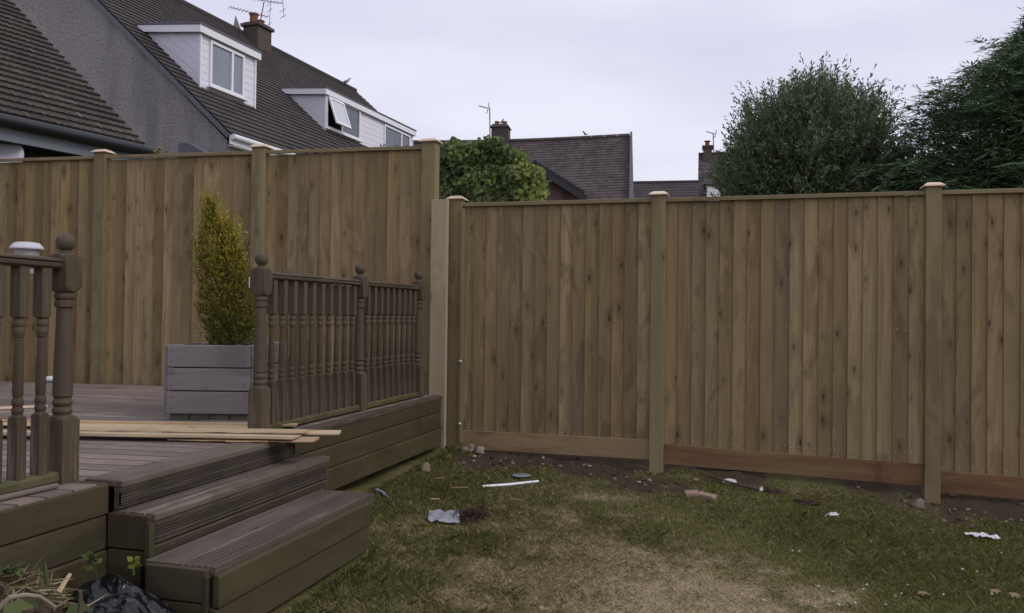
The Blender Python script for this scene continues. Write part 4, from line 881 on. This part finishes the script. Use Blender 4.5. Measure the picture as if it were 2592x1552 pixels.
m = MB(); m.tube([tuple(dv*-.07), tuple(dv*-.3+Vector((0, 0, -.1)))], .02); m.build('bracket', M['leadgrey'], sdh)

# --- house with the long mauve roof, centre
hC = empty('house', label='house with the long mauve brown tiled roof in the middle distance', cat='house')
pR = pxd(1595, 345, 28.2); aC = 90-7
# local x towards us, y along ridge to the right
hC.matrix_world = Matrix(((math.sin(R(7)), math.cos(R(7)), 0, pR.x), (-math.cos(R(7)), math.sin(R(7)), 0, pR.y), (0, 0, 1, pR.z), (0, 0, 0, 1)))
rc, sc_ = 3.4, 3.6; LC = 10.4
mb = MB()
# courses from eave (x=rc, z=-sc_) to ridge (0,0)
def shiftmb(mb, dx, dz): mb.v = [(a+dx, b, c+dz) for a, b, c in mb.v]
roof_slope(mb, -LC, 0, rc, sc_, .143, .02, sag=.12); slab(mb, [(0, -LC, -.22), (0, -.02, -.22), (-rc, -.02, sc_-.22), (-rc, -LC, sc_-.22)], .06, 1); slab(mb, [(-rc, -LC, sc_-.2), (-rc, -.02, sc_-.2), (-2*rc, -.02, 0), (-2*rc, -LC, 0)], .06, 1)
for i in range(24):
    y0_, y1_ = -LC+LC*i/24, -LC+LC*(i+1)/24; sg = lambda y: -.12*math.sin(PI*(y+LC)/LC); mb.tube([(-rc, y0_, sc_+.02+sg(y0_)), (-rc, y1_-.01, sc_+.02+sg(y1_))], .08, 8)
shiftmb(mb, rc, -sc_); mb.build('roof', [M['tileC'], M['leadgrey']], hC)
mb = MB(); mb.poly([(rc-.2, -.06, -sc_-.1), (rc-.2, -.06, -sc_-4.5), (-rc+.2, -.06, -sc_-4.5), (-rc+.2, -.06, -sc_-.1), (0, -.06, -.12), (rc-.2, -LC+.1, -sc_-.1), (rc-.2, -LC+.1, -sc_-4.5), (-rc+.2, -LC+.1, -sc_-4.5), (-rc+.2, -LC+.1, -sc_-.1), (0, -LC+.1, -.12)], [(0, 1, 2, 3, 4), (9, 8, 7, 6, 5), (0, 5, 6, 1), (3, 2, 7, 8)]); mb.build('wall', M['roughcast'], hC)
mb = MB(); slab(mb, [(0, .0, -.01), (0, .07, -.01), (rc, .16, -sc_-.01), (rc, .0, -sc_-.01)], .2); mb.build('barge_board', plain('grey barge board', (.12, .11, .115), .6), hC)
mb = MB(); mb.tube([(rc-.5, .12, -sc_+.9), (rc-.45, .12, -sc_-3)], .06); mb.build('downpipe', M['leadgrey'], hC)
cy = -4.45; m = MB(); m.box((-.28, cy-.29, -.7), (.28, cy+.29, .35)); m.poly([(-.33, cy-.34, .35), (.33, cy-.34, .35), (.33, cy+.34, .35), (-.33, cy+.34, .35), (-.24, cy-.25, .47), (.24, cy-.25, .47), (.24, cy+.25, .47), (-.24, cy+.25, .47)], [(3, 2, 1, 0), (4, 5, 6, 7), (0, 1, 5, 4), (1, 2, 6, 5), (2, 3, 7, 6), (3, 0, 4, 7)])
ch = m.build('chimney', plain('render brown', (.085, .07, .068), .9, .1, .15), hC)
for q, h_ in ((-.14, .13), (.13, .12)): m = MB(); m.turned([(0, .085), (.015, .075), (h_*.8, .075), (h_*.82, .09), (h_, .09), (h_, .05)], 9, (0, cy+q, .47), 14); m.build('chimney_pot', M['terracotta'], ch, smooth=35)
CH = hC.matrix_world @ Vector((0, cy, .47)); cdC = (CH-Vector((0, 0, EYE))).dot(fw)
aerial(pxd(1240.5, 344, cdC), pxd(1239.5, 272, cdC), [(pxd(1212, 268.5, cdC), pxd(1236, 274, cdC), 6, .08, .5)], 'slim TV aerial on a tall pole beside the two pot chimney', .02)

# --- low roof and chimney house further right
hD = empty('house', label='low brown roof seen between the long mauve roof and the round tree', cat='house'); p = pxd(1768, 461, 36)
hD.matrix_world = Matrix(((math.sin(R(5)), math.cos(R(5)), 0, p.x), (-math.cos(R(5)), math.sin(R(5)), 0, p.y), (0, 0, 1, p.z), (0, 0, 0, 1)))
mb = MB(); roof_slope(mb, -6, 0, 2.2, 2.2, .2, .02); slab(mb, [(-2.2, -6, 2.18), (-2.2, 0, 2.18), (-4.4, 0, 0), (-4.4, -6, 0)], .06); mb.tube([(-2.2, -6, 2.22), (-2.2, 0, 2.22)], .07, 8); shiftmb(mb, 2.2, -2.2); mb.build('roof', M['tileD'], hD)
mb = MB(); mb.box((-2, -5.9, -7), (2, -.1, -2.2)); mb.build('wall', M['roughcast'], hD)
hE = empty('house', label='steep roofed house with a single pot chimney, half hidden by the round tree', cat='house'); p = pxd(1768, 391, 33)
hE.matrix_world = Matrix(((math.sin(R(2.2)), math.cos(R(2.2)), 0, p.x), (-math.cos(R(2.2)), math.sin(R(2.2)), 0, p.y), (0, 0, 1, p.z), (0, 0, 0, 1)))
mb = MB(); roof_slope(mb, 0, 5, 2.4, 2.9, .23, .02); slab(mb, [(-2.4, 0, 2.88), (-2.4, 5, 2.88), (-4.8, 5, 0), (-4.8, 0, 0)], .06); slab(mb, [(0, .02, -.03), (0, 5, -.03), (-2.4, 5, 2.87), (-2.4, .02, 2.87)], .06); mb.tube([(-2.4, 0, 2.91), (-2.4, 5, 2.91)], .06, 8); shiftmb(mb, 2.4, -2.9); mb.build('roof', M['tileC'], hE)
mb = MB(); mb.poly([(2.2, .06, -3), (2.2, .06, -8), (-2.2, .06, -8), (-2.2, .06, -3), (0, .06, -.1), (2.2, 4.9, -3), (2.2, 4.9, -8), (-2.2, 4.9, -8), (-2.2, 4.9, -3), (0, 4.9, -.1)], [(0, 1, 2, 3, 4), (9, 8, 7, 6, 5), (0, 5, 6, 1), (3, 2, 7, 8)]); mb.build('wall', M['roughcast'], hE)
m = MB(); m.box((-.3, .18, -.5), (.3, .52, .27)); m.box((-.34, .14, .22), (.34, .56, .29)); ch = m.build('chimney', M['brick'], hE)
m = MB(); m.turned([(.29, .1), (.47, .08), (.5, .14), (.52, .13)], 9, (0, .34, 0), 14); m.build('chimney_pot', M['terracotta'], ch, smooth=35)
m = MB(); m.box((.5, .3, -2.6), (1.9, 2.4, -1.5)); m.box((.4, .22, -1.5), (2.0, 2.5, -1.36), mi=1); m.box((1.9, .34, -2.6), (1.94, .9, -1.6), mi=2); m.build('dormer', [M['leadgrey'], M['leadgrey'], M['upvc']], hE)
dE = (hE.matrix_world @ Vector((0, .7, .3))-Vector((0, 0, EYE))).dot(fw)
aerial(pxd(1807, 395, dE), pxd(1805, 338, dE), [(pxd(1788, 333, dE), pxd(1812, 340, dE), 5, .1, .4)], 'TV aerial just left of the round tree', .02)

# --- shed behind the creeper
sh = empty('shed', label='brown timber shed with a dark sloping roof behind the creeper', cat='shed'); A_ = pxd(1395, 437, 10.4); Bq = pxd(1478, 489, 10.4); du = (Bq-A_)
sh.matrix_world = Matrix.Translation(A_); hd = Vector((du.x, du.y, 0)).normalized(); bk = Vector((-hd.y, hd.x, 0)); du0 = du*1.0; lt = du*-.5
m = MB()
q0, q1 = lt, du; slab(m, [q0-bk*.15, q1-bk*.15, q1+bk*2, q0+bk*2], .025); mir = Vector((-du.x, -du.y, du.z))
m2 = lt+mir*1.4; slab(m, [q0-bk*.15, q0+bk*2, m2+bk*2, m2-bk*.15], .025); m.build('roof', M['black'], sh, label='dark felt roof')
m = MB(); slab(m, [lt-bk*.12+Vector((0, 0, -.03)), du*1.06-bk*.12+Vector((0, 0, -.035)), du*1.06-bk*.12+Vector((0, 0, -.13)), lt-bk*.12+Vector((0, 0, -.13))], .025); m.build('barge_board', M['black'], sh)
m = MB(); w0 = du*.93; m.poly([tuple(w0+Vector((0, 0, -.06))), tuple(lt+Vector((0, 0, -.06))), tuple(m2*.96+Vector((0, 0, -.06))), tuple(Vector((m2.x, m2.y, -1.8))), tuple(Vector((w0.x, w0.y, -1.8)))], [(0, 1, 2, 3, 4)], gc=[(0, 0, 0), (.4, -.4, 0), (0, -.8, 0), (-1.5, -.8, 0), (-1.5, 0, 0)])
m.poly([tuple(w0+Vector((0, 0, -.06))), tuple(w0+bk*1.9+Vector((0, 0, -.06))), tuple(Vector((w0.x, w0.y, -1.8))+bk*1.9), tuple(Vector((w0.x, w0.y, -1.8)))], [(0, 1, 2, 3)]); m.build('wall', M['shedwood'], sh)

# --- birds
def bird(p, s_, ang, label, white=False, upright=.5):
    o = empty('bird', p, R(ang), label=label, cat='bird'); m = MB()
    n_ = [(-.55, .0, .02), (-.3, 0, .08), (0, 0, .16), (.22, 0, .25+.2*upright), (.36, 0, .36+.3*upright), (.46, 0, .37+.3*upright), (.6, 0, .34+.3*upright)]; m.tube([Vector(q)*s_ for q in n_], [q*s_ for q in (.02, .09, .16, .13, .085, .07, .008)], 10)
    m.tube([Vector((.02, .04, .05))*s_, Vector((.03, .05, -.12))*s_], .012*s_, 5); m.tube([Vector((.02, -.04, .05))*s_, Vector((.03, -.05, -.12))*s_], .012*s_, 5)
    m.build('body', M['birdwhite'] if white else M['bird'], o, smooth='all')
    m = MB(); 
    for s2 in (-1, 1): m.tube([Vector((.16, s2*.13, .24))*s_, Vector((-.15, s2*.13, .15))*s_, Vector((-.55, s2*.04, .05))*s_], [.05*s_, .08*s_, .01*s_], 8)
    m.build('wing', M['bird'], o, smooth='all')
gp = hB.matrix_world @ Vector((-run, 0, rise)); 
d0 = (hB.matrix_world @ Vector((-run, 9.5*K, rise+.1))-Vector((0, 0, EYE))).dot(fw)
bird(pxd(877, 211, d0), .34, -8, 'gull with white head perched on the ridge above the longer dormer', True, .3)
bird(pxd(1270, 312, cdC), .2, 60, 'dark bird sitting on the right chimney pot of the mauve roof', False, 1.2)
bird(pxd(1481, 342, 28), .2, 160, 'dark bird alone on the ridge of the mauve roof', False, .9)

# ------------------------------------------------------------------ creeper over the fence
cv = empty('creeper', (-2.4, 7.7, float(gz(-2.4, 7.7))), label='bushy green creeper spilling up behind the corner of the two fences', cat='creeper'); cz = cv.location.z
prof = [(-3.35, 1.5), (-2.85, 1.63), (-2.6, 1.68), (-2.4, 1.63), (-2.25, 1.71), (-2.1, 1.63), (-1.93, 1.5), (-1.78, 1.36), (-1.7, 1.1)]
n = 8500; rg = np.random.default_rng(3)
x = rg.uniform(-3.3, -1.72, n); top = np.interp(x, [p[0] for p in prof], [p[1] for p in prof])+.02*np.sin(x*31)+.015*np.sin(x*57)
f_ = rg.random(n)**.8; zz = .35+(top-.35)*(1-f_*f_); yy = 7.72-np.sqrt(np.clip(1-((zz-.2)/(top-.05))**2, 0, 1))*.42+rg.normal(0, .06, n)-.03*np.sin(x*12+zz*9)
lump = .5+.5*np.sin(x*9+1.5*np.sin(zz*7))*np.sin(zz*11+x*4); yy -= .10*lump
x = x+rg.normal(0, .02, n)+np.where(x > -1.9, .05*(rg.random(n)-.3), 0)
P = np.stack([x+2.4, yy-7.7, zz+EYE-cz], 1)
Nn = np.stack([rg.normal(.1, .45, n), -1+rg.normal(0, .35, n), rg.normal(.75, .4, n)], 1); Dv = np.stack([rg.normal(0, .6, n), rg.normal(-.5, .3, n), rg.normal(-.75, .35, n)], 1)
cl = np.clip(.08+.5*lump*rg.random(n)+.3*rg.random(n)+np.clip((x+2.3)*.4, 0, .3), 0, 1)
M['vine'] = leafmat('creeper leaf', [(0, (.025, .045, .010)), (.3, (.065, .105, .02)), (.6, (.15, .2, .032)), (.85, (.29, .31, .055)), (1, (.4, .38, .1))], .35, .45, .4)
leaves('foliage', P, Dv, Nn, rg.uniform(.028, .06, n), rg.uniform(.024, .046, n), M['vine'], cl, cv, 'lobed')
m = MB()
for i in range(14):
    a_ = rg.uniform(-.8, .6); m.tube([(a_*.4, 0, 0), (a_*.7, -.1, .8), (a_, -.05+rg.uniform(-.1, .1), 1.9), (a_*1.1, .02, 2.5)], [.014, .01, .007, .003], 6)
m.build('stem', M['bark'], cv)
def sprig(name, label, base, tips, leafs, mat, ls, depth_j=.03):
    base = Vector(base); o = empty(name, base, label=label, cat='plant'); m = MB(); rg = np.random.default_rng(len(label)); PP = []
    for tp in tips:
        tp = Vector(tp); mid = (base+tp)/2+Vector((rg.normal(0, .02), 0, .01)); m.tube([(0, 0, 0), mid-base, tp-base], [.005, .004, .002], 5)
        for q in range(leafs): PP.append(list((mid-base).lerp(tp-base, rg.uniform(-.3, 1.05))))
    m.build('stem', M['grassy'], o); PP = np.array(PP)+rg.normal(0, depth_j, (len(PP), 3)); k_ = len(PP)
    leaves('foliage', PP, rg.normal(0, 1, (k_, 3)), np.stack([rg.normal(0, .5, k_), rg.normal(-.6, .4, k_), rg.normal(.7, .4, k_)], 1), rg.uniform(.7, 1.2, k_)*ls, rg.uniform(.6, .9, k_)*ls, mat, np.clip(rg.normal(.55, .2, k_), 0, 1), o, 'lobed')
sprig('climbing_plant', 'yellow green shoot with an orange flower showing over the tall fence', pxd(403, 460, 8.4), [pxd(400, 378, 8.4), pxd(418, 390, 8.4), pxd(385, 392, 8.4)], 14, M['yleaf'], .05)
fo = pxd(404, 376, 8.38); m = MB(); blob(m, (0, 0, 0), (.018, .018, .016), 3, .3, 3); 
m.build('flower', plain('orange flower', (.32, .17, .09), .7), bpy.data.objects['climbing_plant'], smooth='all', loc=fo-bpy.data.objects['climbing_plant'].location)
sprig('climbing_plant', 'leafy green shoots peeping over the tall fence below the longer dormer', pxd(970, 460, 8.2), [pxd(950, 372, 8.2), pxd(985, 372, 8.2), pxd(1005, 376, 8.2), pxd(965, 367, 8.2), pxd(1030, 374, 8.2)], 16, M['vine'], .045)

# ------------------------------------------------------------------ round leafy tree
tc_ = Vector((1.05, 13.75, EYE+2.35)); tb = float(gz(1.05, 13.75))
tr = empty('tree', (1.09, 13.75, tb), label='rounded sage green leafy tree standing beyond the low fence', cat='tree'); o_ = np.array(tr.location)
m = MB(); rg = np.random.default_rng(17); H0 = tc_.z-tb
m.tube([(0, 0, -.1), (.05, 0, .9), (-.03, .03, 1.7)], [.13, .1, .085], 10); limbs = []
for i in range(26):
    a_ = 2*PI*i/26+rg.normal(0, .2); el = rg.uniform(.15, 1.35); d = np.array([math.cos(a_)*math.cos(el), math.sin(a_)*math.cos(el), math.sin(el)]); L_ = rg.uniform(.7, .95)
    s_ = np.array([0, 0, rg.uniform(1.0, 1.8)]); e1 = s_+d*L_*.55+np.array([0, 0, .1]); e2 = np.array([0, 0, H0])+d*L_*np.array([1.3, 1.2, 1.35]); m.tube([s_, e1, e2], [.045, .03, .008], 6); limbs.append((s_, e1, e2))
m.build('trunk', M['bark'], tr)
# shoots
n = 3700; d = unit(rg.normal(0, 1, (n, 3))); d[:, 2] = np.where(d[:, 2] < -.85, -d[:, 2], d[:, 2]); rad = np.array([1.44, 1.35, 1.36]); pq = (np.hypot(d[:, 0], d[:, 1])**2.7+np.abs(d[:, 2])**2.7)**(-1/2.7); rad = rad*pq[:, None]; lob = 1+.10*np.sin(d[:, 0]*7+1)*np.sin(d[:, 2]*6+2)+.06*np.sin(d[:, 0]*15+d[:, 1]*11)
lob -= .13*np.exp(-((d[:, 0]-.82)**2+(d[:, 2]-.5)**2)/.03)
rr = rg.uniform(.5, 1., n)**.6; C0 = np.array([0, 0, H0-.08])+d*rad*(rr*lob)[:, None]*.9
sd2 = unit(d*.8+np.array([0, 0, .75])+rg.normal(0, .28, (n, 3))); sl_ = rg.uniform(.2, .42, n); top_ = (d[:, 2] > .3) & (rg.random(n) < .25); sl_ = np.where(top_, sl_*1.35, sl_)
k = 20; tt = np.tile(np.linspace(.0, 1, k), n); Pl = np.repeat(C0, k, 0)+np.repeat(sd2*sl_[:, None], k, 0)*tt[:, None]+rg.normal(0, .022, (n*k, 3))*(1.2-tt)[:, None]
sid = rg.normal(0, .7, (n*k, 3)); Dl = np.repeat(sd2, k, 0)*1.0+sid
ni = 22000; di = unit(rg.normal(0, 1, (ni, 3))); Pi = np.array([0, 0, H0-.15])+di*np.array([1.25, 1.15, 1.3])*(rg.random(ni)**.5)[:, None]*.92
Pl = np.concatenate([Pl, Pi]); Dl = np.concatenate([Dl, rg.normal(0, 1, (ni, 3))+np.array([0, 0, .5])]); na = len(Pl); big = np.concatenate([np.ones(n*k), np.full(ni, 1.5)])
leaves('crown', Pl, Dl, rg.normal(0, 1, (na, 3)), rg.uniform(.045, .085, na)*big, rg.uniform(.016, .028, na)*big**1.3, leafmat('sage leaf', [(0, (.055, .078, .038)), (.5, (.105, .142, .068)), (1, (.31, .36, .2))], .3, .5, .35), np.clip(np.concatenate([np.repeat(rg.random(n), k), rg.random(ni)])*.6+.4*rg.random(na), 0, 1), tr)
m = MB()
for i in range(0, n, 6): m.tube([C0[i]-sd2[i]*.15, C0[i]+sd2[i]*sl_[i]*.9], [.006, .002], 4)
m.build('twig', M['bark'], tr)
# lone outlying shoots
# ------------------------------------------------------------------ dark conifer on the right
cb = (4.7, 12.9); czb = float(gz(*cb)); tr2 = empty('conifer', (cb[0], cb[1], czb), label='big dark green conifer with feathery drooping sprays at the right edge', cat='conifer')
rprof = [(-1.5, 2.7), (1.2, 2.85), (2.0, 2.75), (2.7, 2.45), (3.2, 2.15), (3.6, 1.5), (3.95, 1.05), (4.3, .7), (4.8, .35), (5.3, .05)]
m = MB(); m.tube([(0, 0, -.1), (0, 0, 3), (0, 0, 5.8+EYE-czb)], [.22, .14, .02], 10); rg = np.random.default_rng(23)
n = 1150; zb_ = EYE+rg.uniform(-.6, 5.1, n); az = rg.uniform(PI*.55, PI*1.95, n); Rr = np.interp(zb_-EYE, [p[0] for p in rprof], [p[1] for p in rprof])*rg.uniform(.72, 1.06, n)*(1+.08*np.sin(az*5+zb_*3))
dh = np.stack([np.cos(az), np.sin(az), 0*az], 1); PPs, DDs, cc, WW = [], [], [], []
for i in range(n):
    L_ = Rr[i]; b0 = np.array([0, 0, zb_[i]-czb-.12*L_]); ts = np.linspace(.38, 1, max(5, int(L_*5.5)))
    side = np.array([-dh[i, 1], dh[i, 0], 0])
    if i % 3 == 0: m.tube([b0, b0+dh[i]*L_*.5+np.array([0, 0, .1*L_]), b0+dh[i]*L_*.95+np.array([0, 0, .14*L_])], [.03, .018, .004], 5)
    for t_ in ts:
        c0 = b0+dh[i]*L_*t_+np.array([0, 0, L_*(.34*t_-.2*t_**2)])+rg.normal(0, .07, 3)
        for s_ in (-1, 1, 0):
            d_ = unit(dh[i]*(.9 if s_ else 1.3)+side*s_*(.75)+np.array([0, 0, .22+rg.normal(0, .3)]))+rg.normal(0, .16, 3); sl2 = (.16+.14*(1-t_)+.05*rg.random())
            for q in range(7):
                f2 = q/6; p_ = c0+d_*sl2*f2+np.array([0, 0, -.06*f2*f2]); sg = 1 if q % 2 else -1
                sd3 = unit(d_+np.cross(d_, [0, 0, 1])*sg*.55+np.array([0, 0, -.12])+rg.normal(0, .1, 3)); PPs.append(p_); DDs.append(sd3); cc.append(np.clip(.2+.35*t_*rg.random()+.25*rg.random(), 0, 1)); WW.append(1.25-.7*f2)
m.build('trunk', M['bark'], tr2)
ni = 85000; ai = rg.uniform(PI*.5, PI*2, ni); zi = rg.uniform(-.8, 4.6, ni); Ri = np.interp(zi, [p[0] for p in rprof], [p[1] for p in rprof])*np.sqrt(rg.uniform(.3, .93, ni))
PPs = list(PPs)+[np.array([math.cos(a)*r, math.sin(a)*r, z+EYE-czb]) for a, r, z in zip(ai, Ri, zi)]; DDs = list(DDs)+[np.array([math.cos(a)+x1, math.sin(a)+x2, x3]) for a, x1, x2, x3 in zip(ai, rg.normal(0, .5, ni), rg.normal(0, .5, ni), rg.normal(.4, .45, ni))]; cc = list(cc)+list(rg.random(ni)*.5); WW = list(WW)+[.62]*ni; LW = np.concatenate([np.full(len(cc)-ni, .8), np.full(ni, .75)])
PPs = np.array(PPs); DDs = np.array(DDs); cc = np.array(cc); WW = np.array(WW); k = len(PPs)
leaves('crown', PPs, DDs, np.stack([rg.normal(0, .5, k), rg.normal(-.35, .5, k), .9+rg.normal(0, .4, k)], 1), rg.uniform(.09, .17, k)*LW, rg.uniform(.018, .03, k)*WW, leafmat('dark conifer leaf', [(0, (.042, .08, .036)), (.5, (.08, .138, .056)), (1, (.18, .25, .10))], .2, .55, .25), cc, tr2)
